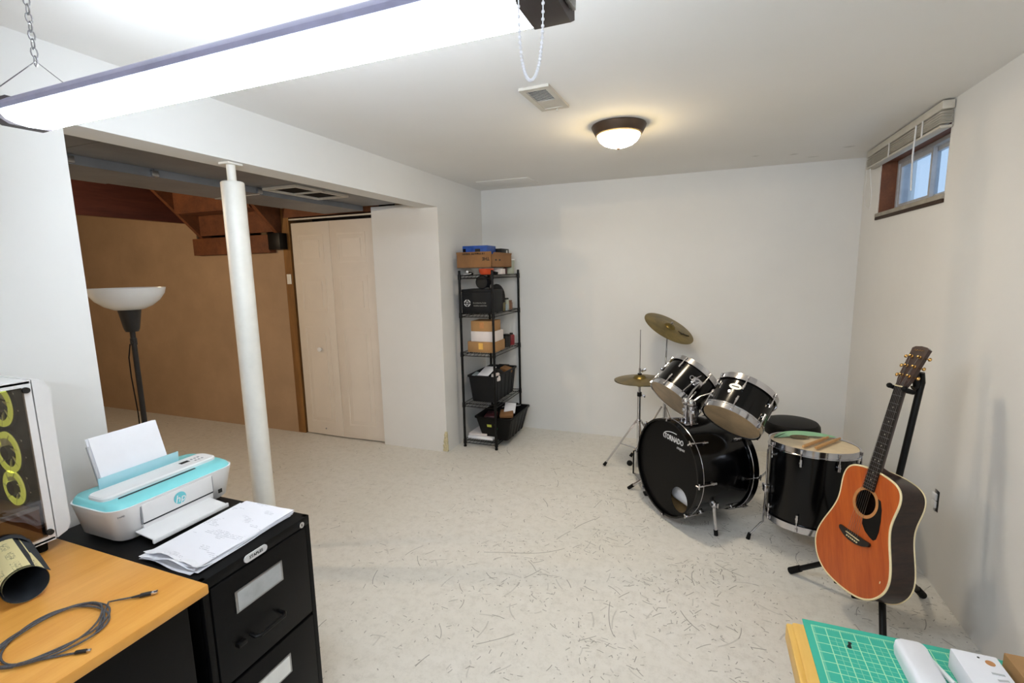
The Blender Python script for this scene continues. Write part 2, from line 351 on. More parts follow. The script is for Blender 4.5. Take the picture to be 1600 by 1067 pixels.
def greek(g, X, w, h, n, seed=1):
    # an illegible line of small print: short upright strokes
    r = random.Random(seed)
    for k in range(n):
        x = (k + .5) / n * w - w / 2; hh = h * r.uniform(.55, 1); bw = w / n * r.uniform(.25, .55)
        g.add((lambda t: (bmesh.ops.create_cube(t, size=1), bmesh.ops.scale(t, vec=(bw, hh, .0006), verts=t.verts), t)[2])(bmesh.new()), X @ Matrix.Translation((x, (hh - h) / 2, 0)))
        if r.random() < .6: g.add((lambda t: (bmesh.ops.create_cube(t, size=1), bmesh.ops.scale(t, vec=(w / n * .8, h * .18, .0006), verts=t.verts), t)[2])(bmesh.new()), X @ Matrix.Translation((x, r.choice((-.4, 0, .4)) * h, 0)))
    return g
ORG = {}
def _mesh(name, g, m, off, smooth=35):
    bmesh.ops.remove_doubles(g.b, verts=g.b.verts, dist=1e-6)
    bmesh.ops.recalc_face_normals(g.b, faces=g.b.faces)
    bmesh.ops.translate(g.b, verts=g.b.verts, vec=-V(off))
    me = bpy.data.meshes.new(name); g.b.to_mesh(me); g.b.free()
    for p in me.polygons: p.use_smooth = True
    me.set_sharp_from_angle(angle=math.radians(smooth))
    me.materials.append(M[m] if isinstance(m, str) else m); return me
def thing(name, label, cat, loc=(0, 0, 0), group=None):
    o = bpy.data.objects.new(name, None); o.empty_display_size = 0.05; o.location = loc; COL.objects.link(o)
    o['label'] = label; o['category'] = cat
    if group: o['group'] = group
    ORG[o.name] = V(loc); return o
def part(name, g, m, parent, label=None, kind=None, smooth=35):
    off = ORG[parent.name]; o = bpy.data.objects.new(name, _mesh(name, g, m, off, smooth)); COL.objects.link(o); o.parent = parent; ORG[o.name] = off
    if label: o['label'] = label
    if kind: o['kind'] = kind
    return o
def base_of(g):
    xs = [v.co for v in g.b.verts]
    return V(((min(c.x for c in xs) + max(c.x for c in xs)) / 2, (min(c.y for c in xs) + max(c.y for c in xs)) / 2, min(c.z for c in xs)))
def solo(name, g, m, label, cat, group=None, smooth=35, origin=None):
    off = V(origin) if origin else base_of(g); o = bpy.data.objects.new(name, _mesh(name, g, m, off, smooth)); o.location = off; COL.objects.link(o)
    ORG[o.name] = off; o['label'] = label; o['category'] = cat
    if group: o['group'] = group
    return o
def struct(name, g, m, label=None, smooth=35):
    o = bpy.data.objects.new(name, _mesh(name, g, m, (0, 0, 0), smooth)); COL.objects.link(o); o['kind'] = 'structure'; ORG[o.name] = V((0, 0, 0))
    if label: o['label'] = label
    return o

# ------------------------------------------------------------------ room shell
XR, XL, YB, H, ZB, YJ, YF = 1.063, -1.946, 4.253, 2.25, 2.012, 3.445, -1.7
XF = -7.4
XW = -2.10      # back face of the left wall
struct('floor', G().span((XF - .1, YF - .1, -0.1), (XR + .3, YB + .1, 0)), 'floor', 'pale grey painted concrete floor with dark scuff marks')
struct('ceiling', G().span((XL, YF - .1, H), (XR + .3, YB + .1, H + 0.1)), 'ceil', 'flat off white painted ceiling')
struct('wall_back', G().span((XW, YB, 0), (XR + .3, YB + 0.1, H)), 'wall', 'plain off white wall behind the drum kit')
struct('wall_front', G().span((XF - .1, YF - 0.1, 0), (XR + .3, YF, 2.7)), 'wall')
WY0, WY1, WZ0, WZ1, WT = 2.955, 3.905, 1.82, 2.16, 0.17
g = G()
g.span((XR, YF, 0), (XR + WT, YB, WZ0)); g.span((XR, YF, WZ1), (XR + WT, YB, H)); g.span((XR, YF, WZ0), (XR + WT, WY0, WZ1)); g.span((XR, WY1, WZ0), (XR + WT, YB, WZ1))
struct('wall_right', g, 'wallr', 'off white wall with the small high window')
g = G(); g.span((XW, YF, 0), (XL, 1.015, 2.35)); g.span((XW, YJ - .02, 0), (XL, YB, 2.35)); g.span((XW, 1.015, ZB), (XL, YJ - .02, 2.35))
wl = struct('wall_left', g, 'wall', 'off white wall with wide opening under a boxed beam')
# chipped corner bead at the foot of the opening
g = G()
for k in range(9):
    z = 0.008 + k * 0.019; w = 0.046 * (1 - 0.06 * k) * random.uniform(0.8, 1.1)
    g.box((XL - w / 2 + 0.004, YJ - .023, z + 0.01), (w, 0.008, 0.021), 0.003); g.box((XL + 0.002, YJ - .02 + w * .22, z + 0.01), (0.008, w * 0.45, 0.021), 0.003)
part('chipped_corner', g, 'putty', wl, 'bare cream plaster where the paint has chipped off')
# wall of the stair side, closet side
wc = struct('wall_closet', G().span((-2.575, YJ - .02, 0), (XW, YJ + .1, 2.05)), 'wall', 'white panel beside the folding closet door')
wf = struct('wall_far', G().span((XF, YJ, 0), (-4.70, YJ + .02, 2.6)).span((-4.7, YJ, 0), (-3.585, YJ + .02, 1.76)), 'beige', 'bare tan drywall under the stairs')
struct('wall_far_upper', G().span((XF, YJ + .9, 0), (XW, YJ + 1.0, 2.7)), 'beige')
struct('wall_side', G().span((XF - .1, YF, 0), (XF, YJ + 1.0, 2.7)), 'beige')
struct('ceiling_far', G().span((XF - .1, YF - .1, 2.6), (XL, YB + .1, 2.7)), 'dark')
# floor line shadow gap / trim of the closet opening
d1 = bpy.data.objects.new('door_1', None); COL.objects.link(d1); d1.location = (-3.03, YJ, 0); d1['kind'] = 'structure'; d1['label'] = 'pale two leaf folding closet door'; ORG['door_1'] = V((-3.03, YJ, 0))
def leaf(x0, x1, ang, knob):
    X = Matrix.Translation(((x0 + x1) / 2, YJ - 0.005, 0)) @ Matrix.Rotation(ang, 4, 'Z'); w = x1 - x0; g = G(X)
    g.box((0, 0.012, 0.99), (w, 0.02, 1.955), 0.002)
    for z0, z1 in ((0.13, 1.035), (1.165, 1.495), (1.605, 1.86)):
        hw = w / 2 - .075; b0 = .014
        g.span((-hw, -.0005, z0), (hw, .002, z0 + b0)); g.span((-hw, -.0005, z1 - b0), (hw, .002, z1)); g.span((-hw, -.0005, z0 + b0), (-hw + b0, .002, z1 - b0)); g.span((hw - b0, -.0005, z0 + b0), (hw, .002, z1 - b0))
        g.span((-hw + .05, -.0015, z0 + .05), (hw - .05, .002, z1 - .05))
    p = part('door_panel', g, 'doorp', d1)
    if knob:
        part('knob', G().lathe([(0.009, 0), (0.009, .012), (.02, .018), (.021, .026), (.014, .032), (0, .033)], X @ V((0.03, -0.004, 0.83)), (0, -1, 0), 16), 'white', p)
        part('knob', G().lathe([(0.006, 0), (.006, .006), (0, .008)], X @ V((0.02, -0.004, 0.075)), (0, -1, 0), 10), 'grey', p)
leaf(-3.475, -3.035, -0.03, True); leaf(-3.032, -2.592, 0.03, False)
g = G(); g.box((-3.035, YJ + 0.005, 2.0), (0.90, 0.025, 0.012)); part('track', g, 'almond', d1)
t1 = struct('trim_1', G().span((-3.56, YJ, 2.02), (-2.575, YJ + .09, 2.10)), 'timber', 'brown timber header above the closet door')
struct('trim_2', G().span((-3.585, YJ + .002, 0), (-3.50, YJ + .09, 2.4)), 'stud', 'raw pine stud at the edge of the drywall')
part('tape', G().box((-3.54, YJ - .003, 1.47), (0.05, 0.006, 0.09), .002), 'whitepaint', t1)
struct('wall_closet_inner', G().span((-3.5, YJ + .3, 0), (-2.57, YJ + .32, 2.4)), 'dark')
# ------------------------------------------------------------------ staircase seen from below
st = thing('staircase', 'brown wooden stairs seen from underneath above the drywall', 'staircase', (-4.1, 3.45, 1.71))
part('header_beam', G().span((-4.66, 3.37, 1.715), (-3.67, 3.45, 1.875), .003), 'timber', st)
part('bracket', G().span((-3.67, 3.36, 1.74), (-3.53, 3.45, 1.885), .004), 'blackmetal', st, 'black bracket at the end of the beam')
def stringer(x0, x1, y0, z0, y1, z1, h):
    g = G(); d = V((0, y1 - y0, z1 - z0)).normalized(); n = V((0, -d.z, d.y)); n = n if n.z > 0 else -n
    A = [V((0, y0, z0)), V((0, y1, z1)), V((0, y1, z1)) + n * h, V((0, y0, z0)) + n * h]
    a = [g.v((x0, p.y, p.z)) for p in A]; b = [g.v((x1, p.y, p.z)) for p in A]
    g.f(a); g.f(b[::-1])
    for k in range(4): g.f([a[k], a[(k + 1) % 4], b[(k + 1) % 4], b[k]])
    return g
for x in (-4.62, -3.64): part('stringer', stringer(x, x + .04, 2.62, 2.65, 3.46, 1.845, .26), 'timber', st)
for k in range(3):
    y = 3.40 - k * 0.23; z = 1.90 + k * 0.2
    part('riser', G().span((-4.58, y, z), (-3.64, y + .02, z + .19)), 'timber', st); part('tread', G().span((-4.58, y - .22, z + .19), (-3.64, y + .03, z + .215)), 'timber', st)
solo('header_board', G().span((-4.70, 1.0, 2.02), (-4.625, 3.44, 2.55), .003), 'timberred', 'wide reddish timber board running beside the stairs', 'beam')
solo('wall_panel', G().span((-3.585, 3.46, 1.76), (-3.54, 3.9, 2.5)), 'card2', 'brown board behind the right stair stringer', 'panel')
# ------------------------------------------------------------------ ducts
du = thing('air_duct', 'flat grey sheet metal duct behind the boxed beam', 'duct', (-2.5, 2.0, 2.02))
for y0, y1 in ((0.3, 1.3), (1.303, 2.3), (2.303, 3.36)): part('duct_panel', G().span((-2.60, y0, 2.052), (XW - .003, y1, 2.09)), 'metalgrey', du)
for k, (y0, y1) in enumerate(((0.2, 1.0), (1.004, 1.72), (1.724, 2.35), (2.354, 2.9), (2.904, 3.36))): part('duct_panel', G().span((-3.0, y0, 2.015 - .004 * (k % 2)), (-2.603, y1, 2.25)), 'metalgrey', du)
for y in (1.0, 1.36, 1.72, 2.35): part('duct_clip', G().box((-2.598, y, 2.03), (.02, .035, .03), .003), 'steel', du)
r0 = thing('register_grille', 'white framed grille set in the grey duct', 'vent', (-2.45, 2.6, 2.04))
g = G(); a, b_, c_, e_ = -2.585, -2.315, 2.36, 2.84
for p, q in (((a, c_), (b_, c_ + .022)), ((a, e_ - .022), (b_, e_)), ((a, c_ + .022), (a + .022, e_ - .022)), ((b_ - .022, c_ + .022), (b_, e_ - .022))): g.span((p[0], p[1], 2.036), (q[0], q[1], 2.051))
part('frame', g, 'almond', r0); part('divider', G().span((a, 2.59, 2.038), (b_, 2.602, 2.05)), 'almond', r0); part('backing', G().span((a + .02, c_ + .02, 2.048), (b_ - .02, e_ - .02, 2.0515)), 'dark', r0)
# ------------------------------------------------------------------ steel post
po = thing('support_post', 'round white painted steel post under the boxed beam', 'post', (-2.0, 1.665, 0))
part('column', G().lathe([(0, 0), (.049, 0), (.049, 1.925), (.045, 1.93), (0, 1.93)], (-2.0, 1.665, 0), (0, 0, 1), 32), 'whitepaint', po)
part('screw_jack', G().cyl((-2.0, 1.665, 1.92), (-2.0, 1.665, 2.006), .019), 'whitepaint', po)
part('top_plate', G().box((-2.0, 1.665, 2.008), (.06, .075, .008)), 'whitepaint', po)
# ------------------------------------------------------------------ window
wi = bpy.data.objects.new('window_1', None); COL.objects.link(wi); wi.location = (XR, 3.43, WZ0); wi['kind'] = 'structure'; wi['label'] = 'small high basement window with brown timber reveal'; ORG['window_1'] = V((XR, 3.43, WZ0))
e = .012
g = G(); g.span((XR + .004, WY1 - e, WZ0), (XR + .10, WY1, WZ1)); g.span((XR + .004, WY0, WZ0), (XR + .10, WY0 + e, WZ1)); g.span((XR + .004, WY0 + e, WZ1 - e), (XR + .10, WY1 - e, WZ1)); part('reveal', g, 'reveal', wi)
part('window_sill', G().span((XR - .012, WY0 - .005, WZ0 - .016), (XR + WT, WY1 + .01, WZ0 + .008), .003), 'sill', wi); part('sill_edge', G().span((XR - .01, WY0 - .005, WZ0 - .034), (XR + .01, WY1 + .012, WZ0 - .016), .002), 'cork', wi)
xg = XR + .085; g = G()
def rect(g, x0, x1, ya, yb, za, zb, w):
    g.span((x0, ya, za), (x1, yb, za + w)); g.span((x0, ya, zb - w), (x1, yb, zb)); g.span((x0, ya, za + w), (x1, ya + w, zb - w)); g.span((x0, yb - w, za + w), (x1, yb, zb - w))
rect(g, xg, xg + .06, WY0 + e, WY1 - e, WZ0 + .008, WZ1 - e, .022); part('window_frame', g, 'alu', wi)
for i, (ya, yb, xo) in enumerate(((WY0 + .034, 3.44, .03), (3.40, WY1 - .034, .008))):
    g = G(); rect(g, xg + xo, xg + xo + .02, ya, yb, WZ0 + .03, WZ1 - .034, .024); p = part('sash', g, 'alu', wi); part('pane', G().span((xg + xo + .008, ya + .02, WZ0 + .05), (xg + xo + .011, yb - .02, WZ1 - .05)), 'pane', p)
bl = thing('window_blind', 'raised almond slat blind above the small window', 'blind', (XR - .03, 3.48, 2.13))
part('head_rail', G().span((XR - .052, 2.925, 2.205), (XR - .004, 4.04, 2.243), .004), 'almond', bl)
for k in range(9):
    z = 2.196 - k * .0062; part('slat', G().box((XR - .028 - .002 * (k % 2), 3.48 + random.uniform(-.003, .003), z), (.046, 1.10, .0028), .001, Matrix.Rotation(random.uniform(-.05, .05), 3, 'Y')), 'almond', bl)
part('bottom_rail', G().box((XR - .028, 3.48, 2.132), (.048, 1.10, .012), .003, Matrix.Rotation(.006, 3, 'X')), 'almond', bl)
for y in (3.13, 3.60): part('ladder_tape', G().span((XR - .055, y - .008, 2.128), (XR - .053, y + .008, 2.205)), 'white', bl)
part('tilt_wand', G().tube([(XR - .06, 3.19, 2.20), (XR - .062, 3.195, 2.05), (XR - .05, 3.21, 1.88)], .004, 6), 'white', bl)
part('lift_cord', G().tube([(XR - .05, 4.02, 2.2), (XR - .035, 4.06, 2.08), (XR - .03, 4.11, 1.97), (XR - .03, 4.06, 1.89), (XR - .03, 3.96, 1.86), (XR - .03, 3.94, 1.95), (XR - .05, 3.97, 2.19)], .0018, 5), 'white', bl)
# ------------------------------------------------------------------ wall outlet, unpainted hole around it
ou = thing('wall_outlet', 'bare white electrical outlet without cover in right wall', 'outlet', (XR - .006, 2.70, .35))
part('box_gap', G().box((XR - .001, 2.688, .402), (.003, .030, .100), .001), 'ink', ou); part('receptacle', G().box((XR - .006, 2.702, .42), (.012, .036, .034), .004), 'white', ou); part('receptacle', G().box((XR - .006, 2.702, .383), (.012, .036, .034), .004), 'white', ou)
part('yoke', G().box((XR - .003, 2.70, .402), (.004, .018, .105), .001), 'steel', ou)
# ------------------------------------------------------------------ ceiling vent + access patch + dome light
cv = thing('ceiling_vent', 'white slatted air vent in the ceiling beside the lamp', 'vent', (-.66, 2.14, H))
X = Matrix.Translation((-.66, 2.14, H - .005)) @ Matrix.Rotation(-.04, 4, 'Z'); g = G(X)
for a_, b2 in (((-.066, -.145), (.066, -.118)), ((-.066, .118), (.066, .145)), ((-.066, -.118), (-.044, .118)), ((.044, -.118), (.066, .118))): g.span((a_[0], a_[1], -.006), (b2[0], b2[1], .006))
part('frame', g, 'almond', cv); part('backing', G(X).span((-.0435, -.1175, .001), (.0435, .1175, .0035)), 'dark', cv)
for k in range(10): part('slat', G(X).box((0, -.108 + k * .0125, -.003), (.086, .0070, .0012), 0, Matrix.Rotation(.35, 3, 'X')), 'almond', cv)
part('damper_plate', G(X).span((-.0435, .021, -.003), (.0435, .1175, .0005)), 'almond', cv); part('lever', G(X).box((.01, .14, -.009), (.008, .006, .012), .001), 'almond', cv)
pa = solo('ceiling_patch', G().box((-1.56, 3.95, H - .003), (.46, .27, .006), .002), 'ceil', 'flat painted access panel in the ceiling corner above shelf', 'panel')
dl = thing('ceiling_lamp', 'round bronze flush ceiling lamp with glowing frosted glass', 'lamp', (-.43, 2.70, H))
part('rim', G().lathe([(0, 0), (.138, 0), (.142, -.006), (.138, -.016), (.122, -.046), (.112, -.05), (.110, -.044), (0, -.02)][::-1], (-.43, 2.70, H), (0, 0, 1), 48), 'bronze', dl)
part('glass_bowl', G().lathe([(.113, -.046), (.110, -.058), (.098, -.078), (.076, -.095), (.045, -.107), (.015, -.112), (0, -.112)][::-1], (-.43, 2.70, H), (0, 0, 1), 48), 'domeglass', dl)
part('finial', G().lathe([(0, -.124), (.006, -.122), (.009, -.116), (.007, -.111), (0, -.110)], (-.43, 2.70, H), (0, 0, 1), 16), 'bronze', dl)
bu = thing('added_bulb_lamp', 'added unseen bulb brightening the stair side', 'lamp', (-4.3, .9, 2.6))  # lamp added out of view to lift the stair side brightness
part('holder', G().lathe([(0, 0), (.05, 0), (.045, -.03), (.022, -.05), (0, -.05)][::-1], (-4.3, .9, 2.6), (0, 0, 1), 20), 'white', bu); part('cord', G().cyl((-4.3, .9, 1.95), (-4.3, .9, 2.56), .004, n=8), 'rubber', bu); part('bulb', G().ball((-4.3, .9, 1.92), .035, 16, (1, 1, 1.15)), 'bulb', bu)
# ------------------------------------------------------------------ hanging fluorescent fixture
fl = thing('fluorescent_light', 'long white glowing tube light hanging on chains near the camera', 'light', (-.85, .69, 1.865))
x0, x1 = -1.47, -.243
def prof(x, ys): return [(x, y, z) for y, z in ys]
LP = [(.651, 1.886), (.652, 1.878), (.660, 1.868), (.676, 1.862), (.700, 1.859), (.724, 1.861), (.742, 1.865), (.753, 1.872), (.754, 1.906), (.740, 1.912)]
g = G(); A = [g.v(p) for p in prof(x0, LP)]; B = [g.v(p) for p in prof(x1, LP)]
for k in range(len(LP) - 1): g.f([A[k], A[k + 1], B[k + 1], B[k]])
g.f(A); g.f(B[::-1]); g.f([A[0], B[0], B[-1], A[-1]]); part('lens', g, 'lens', fl); part('added_glow_strip', G().span((x0, .7545, 1.872), (x1, .758, 1.910)), 'glowstrip', fl)  # extra emissive strip on the hidden far side, added to light the walls
HP = [(.648, 1.885), (.646, 1.894), (.651, 1.903), (.668, 1.915), (.70, 1.919), (.738, 1.917), (.7385, 1.9135), (.69, 1.887)]
g = G(); A = [g.v(p) for p in prof(x0 - .0, HP)]; B = [g.v(p) for p in prof(x1, HP)]
for k in range(len(HP)): g.f([A[k], A[(k + 1) % 8], B[(k + 1) % 8], B[k]])
g.f(A); g.f(B[::-1]); part('housing', g, 'fixgrey', fl)
for xa, xb in ((x1, -.188), (x0 - .03, x0)):
    EP = [(.642, 1.872), (.642, 1.902), (.665, 1.92), (.735, 1.92), (.762, 1.902), (.762, 1.872), (.74, 1.860), (.665, 1.858)]
    g = G(); A = [g.v(p) for p in prof(xa, EP)]; B = [g.v(p) for p in prof(xb, EP)]
    for k in range(8): g.f([A[k], A[(k + 1) % 8], B[(k + 1) % 8], B[k]])
    g.f(A); g.f(B[::-1]); cap = part('end_cap', g, 'fixdark', fl)
g = G()
for k in range(9):
    a0 = -.9 + k * .2; 
    if k < 8: g.span((-.186, .69 + .075 * math.sin(a0) - .012, 1.90 - .03 * math.cos(a0)), (-.180, .69 + .075 * math.sin(a0) + .012, 1.93))
part('end_plate', g, 'steel', fl)
def link_chain(x, y, z0, z1):
    g = G(); z = z0; k = 0
    while z < z1:
        ax = (1, 0, 0) if k % 2 else (0, 1, 0); F = axframe((x, y, z), ax)
        g.tube([F @ V((.006 * math.cos(t), .011 * math.sin(t) , 0)) if True else None for t in [2 * PI * q / 10 for q in range(10)]], .0016, 5, True); z += .0175; k += 1
    return g
for cx in (-1.385, -.33):
    part('hanging_chain', link_chain(cx, .69, 1.985, H), 'steel', fl); part('ceiling_hook', G().ring((cx, .69, H - .012), (0, 1, 0), .010, .002, 20, 6), 'steel', fl)
    part('hanger_wire', G().tube([(cx - .075, .648, 1.893), (cx - .075, .648, 1.925), (cx, .69, 1.985), (cx + .06, .755, 1.905)], .0012, 5), 'steel', fl)
g = G(); N = 46
for k in range(N + 1):
    t = k / N; ang = PI * t; xx = -.2125 - .0165 * math.cos(ang); zz = 1.862 - .118 * math.sin(ang) ** .62 if True else 0
    g.ball((xx, .632, zz + (.01 * t)), .0023, 8)
g.tube([(-.2125 - .0165 * math.cos(PI * k / 30), .632, 1.862 - .118 * math.sin(PI * k / 30) ** .62 + .01 * k / 30) for k in range(31)], .0009, 5)
part('pull_chain', g, 'bead', fl, 'white beaded pull cord'); part('cord_tail', G().tube([(-.196, .632, 1.872), (-.194, .631, 1.93), (-.19, .635, 2.0)], .0015, 6), 'bead', fl)

# unseen copy added behind the viewpoint to even out the room light
f2 = fl.copy(); COL.objects.link(f2); f2.location = V(fl.location) + V((1.0, -1.7, 0)); f2['label'] = 'added unseen tube light behind the viewpoint for more even light'
for ch in list(fl.children):
    c = ch.copy(); COL.objects.link(c); c.parent = f2
# ------------------------------------------------------------------ torchiere
LX, LY = -2.735, 1.60
to = thing('floor_lamp', 'unlit torchiere lamp with white glass bowl and dark pole', 'lamp', (LX, LY, 0))
part('base', G().lathe([(0, 0), (.125, 0), (.128, .008), (.11, .022), (.03, .03), (0, .03)], (LX, LY, 0), (0, 0, 1), 32), 'lampmetal', to)
part('pole', G().cyl((LX, LY, .03), (LX + .0, LY, 1.25), .0125), 'lampmetal', to)
part('socket_cup', G().lathe([(0, 1.235), (.028, 1.235), (.034, 1.25), (.052, 1.36), (0, 1.36)], (LX, LY, 0), (0, 0, 1), 32), 'lampmetal', to)
bw = part('bowl', G().lathe([(0, 1.345), (.06, 1.348), (.10, 1.366), (.135, 1.395), (.157, 1.428), (.165, 1.458), (.162, 1.459), (.153, 1.43), (.13, 1.40), (.095, 1.373), (0, 1.356)], (LX, LY, 0), (0, 0, 1), 48), 'lampshade', to)
part('switch_collar', G().cyl((LX, LY, 1.165), (LX, LY, 1.20), .0155), 'lampmetal', to); part('switch_knob', G().cyl((LX + .012, LY - .01, 1.18), (LX + .028, LY - .028, 1.18), .004), 'lampmetal', to)
part('cord', G().tube([(LX - .012, LY - .012, 1.17), (LX - .022, LY - .02, 1.1), (LX - .024, LY - .02, 1.0), (LX - .012, LY - .018, .8), (LX - .016, LY - .02, .5), (LX - .02, LY - .02, .06)], .003, 6), 'rubber', to)

# ------------------------------------------------------------------ wire shelving rack
RX0, RX1, RY0, RY1 = -1.868, -1.572, 3.605, 4.205
LV = [.062, .387, .828, 1.157, 1.475]
rk = thing('shelving_rack', 'five tier black wire shelving rack in the back corner', 'shelf', ((RX0 + RX1) / 2, (RY0 + RY1) / 2, 0))
for x in (RX0, RX1):
    for y in (RY0, RY1):
        p = part('post', G().cyl((x, y, .012), (x, y, 1.508), .0105, n=12), 'blackmetal', rk); part('foot', G().cyl((x, y, 0), (x, y, .014), .013, n=12), 'rubber', p); part('post_cap', G().cyl((x, y, 1.505), (x, y, 1.515), .011, .009, 12), 'rubber', p)
for z in LV:
    g = G()
    for dz in (0, -.026): g.tube([(RX0, RY0, z + dz), (RX1, RY0, z + dz), (RX1, RY1, z + dz), (RX0, RY1, z + dz)], .0032, 6, True)
    for x in (RX0, RX1):
        for y in (RY0, RY1): g.cyl((x, y, z - .035), (x, y, z + .008), .0145, .013, 12)
    for k in range(18):
        y = RY0 + (k + .5) * (RY1 - RY0) / 18; t = k % 2
        g.tube([(RX1, y - .012, z - .026), (RX1, y + .012, z), (RX1, y + .02, z - .004)], .0016, 4)
    for k in range(9):
        x = RX0 + (k + .5) * (RX1 - RX0) / 9; g.tube([(x - .012, RY0, z - .026), (x + .012, RY0, z), (x + .018, RY0, z - .004)], .0016, 4)
    sh = part('wire_shelf', g, 'blackmetal', rk)
    g = G()
    for k in range(1, 14): x = RX0 + k * (RX1 - RX0) / 14; g.cyl((x, RY0, z), (x, RY1, z), .0015, n=5)
    for y in (RY0 + .2, RY0 + .4): g.cyl((RX0, y, z - .003), (RX1, y, z - .003), .002, n=5)
    part('wire_grid', g, 'blackmetal', sh)
TZ = [z + .0035 for z in LV]
def carton(name, x0, x1, y0, y1, z0, z1, m, label, cat='box', lid=True, tape=None, rot=0.0):
    c = V(((x0 + x1) / 2, (y0 + y1) / 2, z0)); X = Matrix.Translation(c) @ Matrix.Rotation(rot, 4, 'Z'); w, d, h = x1 - x0, y1 - y0, z1 - z0
    o = thing(name, label, cat, c); part('body', G(X).box((0, 0, h / 2), (w, d, h), .002), m, o)
    if lid: part('lid_flap', G(X).box((0, -d / 4, h + .001), (w * .99, d * .49, .003)), m, o); part('lid_flap', G(X).box((0, d / 4, h + .001), (w * .99, d * .49, .003)), m, o)
    if tape: part('tape', G(X).box((0, -d / 2 - .0006, h * .6), (.04, .001, h * .6)), tape, o)
    return o, X, (w, d, h)
# things on the top tier, smallest below the big tray
o = solo('orange_bowl', G().lathe([(0, 0), (.045, 0), (.06, .02), (.063, .05), (.058, .05), (.055, .02), (0, .008)], (-1.66, 3.69, TZ[4]), (0, 0, 1), 28), 'orange', 'shiny orange plastic bowl under the long brown carton', 'bowl')
sp = thing('earphone_case', 'small white earphones in a black holder on top tier', 'earphones', (-1.80, 3.65, TZ[4]))
part('pad', G().lathe([(0, 0), (.03, 0), (.034, .01), (.02, .022), (0, .026)], (-1.80, 3.66, TZ[4]), (0, 0, 1), 20), 'rubber', sp); part('earbud', G().ball((-1.805, 3.632, TZ[4] + .026), .011, 10), 'white', sp); part('wire', G().tube([(-1.84, 3.63, TZ[4] + .004), (-1.82, 3.625, TZ[4] + .006), (-1.79, 3.628, TZ[4] + .008), (-1.77, 3.635, TZ[4] + .012)], .0035, 6), 'white', sp)
cu = thing('cable_coil', 'black cable coil beside white carton on top tier', 'cable', (-1.60, 3.72, TZ[4]))
for k in range(3): part('cable_loop', G().ring((-1.605, 3.72 + .004 * k, TZ[4] + .006 + .008 * k), (.1 * k, .1, 1), .03, .004, 24, 6), 'rubber', cu)
carton('small_carton', -1.64, -1.575, 3.80, 3.90, TZ[4], TZ[4] + .046, 'cardw', 'flat white carton under the right end of brown tray', lid=False)
solo('plum_pot', G().lathe([(0, 0), (.016, 0), (.018, .05), (.012, .055), (0, .055)], (-1.60, 3.955, TZ[4]), (0, 0, 1), 16), 'plum', 'dark plum coloured pot at the right of top tier', 'pot')
ct = thing('clear_container', 'cloudy clear plastic tub standing at right end of top tier', 'container', (-1.62, 4.10, TZ[4]))
part('tub', G().lathe([(0, 0), (.045, 0), (.052, .12), (.050, .12), (.044, .003), (0, .003)], (-1.62, 4.10, TZ[4]), (0, 0, 1), 24), 'pale', ct); part('lid', G().lathe([(0, .12), (.055, .12), (.055, .13), (0, .132)], (-1.62, 4.10, TZ[4]), (0, 0, 1), 24), 'white', ct)
# the long brown tray carton lies across
tz = TZ[4] + .058
tb = thing('tray_carton', 'long open brown carton with upside down black THE lettering', 'box', (-1.73, 3.82, tz))
x0, x1, y0, y1, z1 = -1.888, -1.575, 3.61, 4.05, tz + .105
g = G(); g.span((x0, y0, tz), (x1, y1, tz + .004)); g.span((x0, y0, tz), (x1, y0 + .004, z1)); g.span((x0, y1 - .004, tz), (x1, y1, z1)); g.span((x0, y0, tz), (x0 + .004, y1, z1)); g.span((x1 - .004, y0, tz), (x1, y1, z1)); part('body', g, 'card2', tb)
g = G(); g.box((-1.73, y0 - .006, z1 + .010), (.313, .003, .024), 0, Matrix.Rotation(.35, 3, 'X')); fp = part('flap', g, 'card2', tb)
part('flap', G().box((x1 + .004, 3.84, z1 + .006), (.003, .40, .022), 0, Matrix.Rotation(.4, 3, 'Y')), 'card2', tb)
UX = lambda p: frame(p, (-1, 0, 0), (0, 0, -1), (0, -1, 0))
part('lettering', G().text('THE', .036, UX((-1.625, y0 - .001, tz + .07)), bold=.02), 'ink', tb)
part('lettering', G().text('ULTIMATE SERIES', .026, UX((-1.73, y0 - .0095, z1 + .010)) @ Matrix.Rotation(.35, 4, 'X'), bold=.02), 'ink', fp)
g = G()
for yy in (3.70, 3.78): g.box((x1 + .0008, yy, tz + .06), (.001, .03, .012))
part('print_mark', g, 'ink', tb)
bb = thing('blue_box', 'bright blue product box lying in the long brown carton', 'box', (-1.74, 3.72, tz + .004))
part('body', G().span((-1.85, 3.645, tz + .004), (-1.63, 3.83, tz + .178), .002), 'blue', bb); part('print_patch', G().span((-1.735, 3.6435, tz + .12), (-1.69, 3.645, tz + .152)), 'ink', bb); part('print_patch', G().span((-1.665, 3.6435, tz + .105), (-1.655, 3.645, tz + .115)), 'whiteink', bb)
part('print_patch', G().span((-1.845, 3.6435, tz + .115), (-1.82, 3.645, tz + .155)), 'navy', bb)
kb = thing('black_box', 'black product box with white mark behind the blue box', 'box', (-1.66, 3.95, tz + .004)); part('body', G().span((-1.76, 3.85, tz + .004), (-1.585, 4.02, tz + .158), .002), 'blackmetal', kb); part('print_mark', G().span((-1.5845, 3.955, tz + .115), (-1.584, 3.985, tz + .145)), 'whiteink', kb)
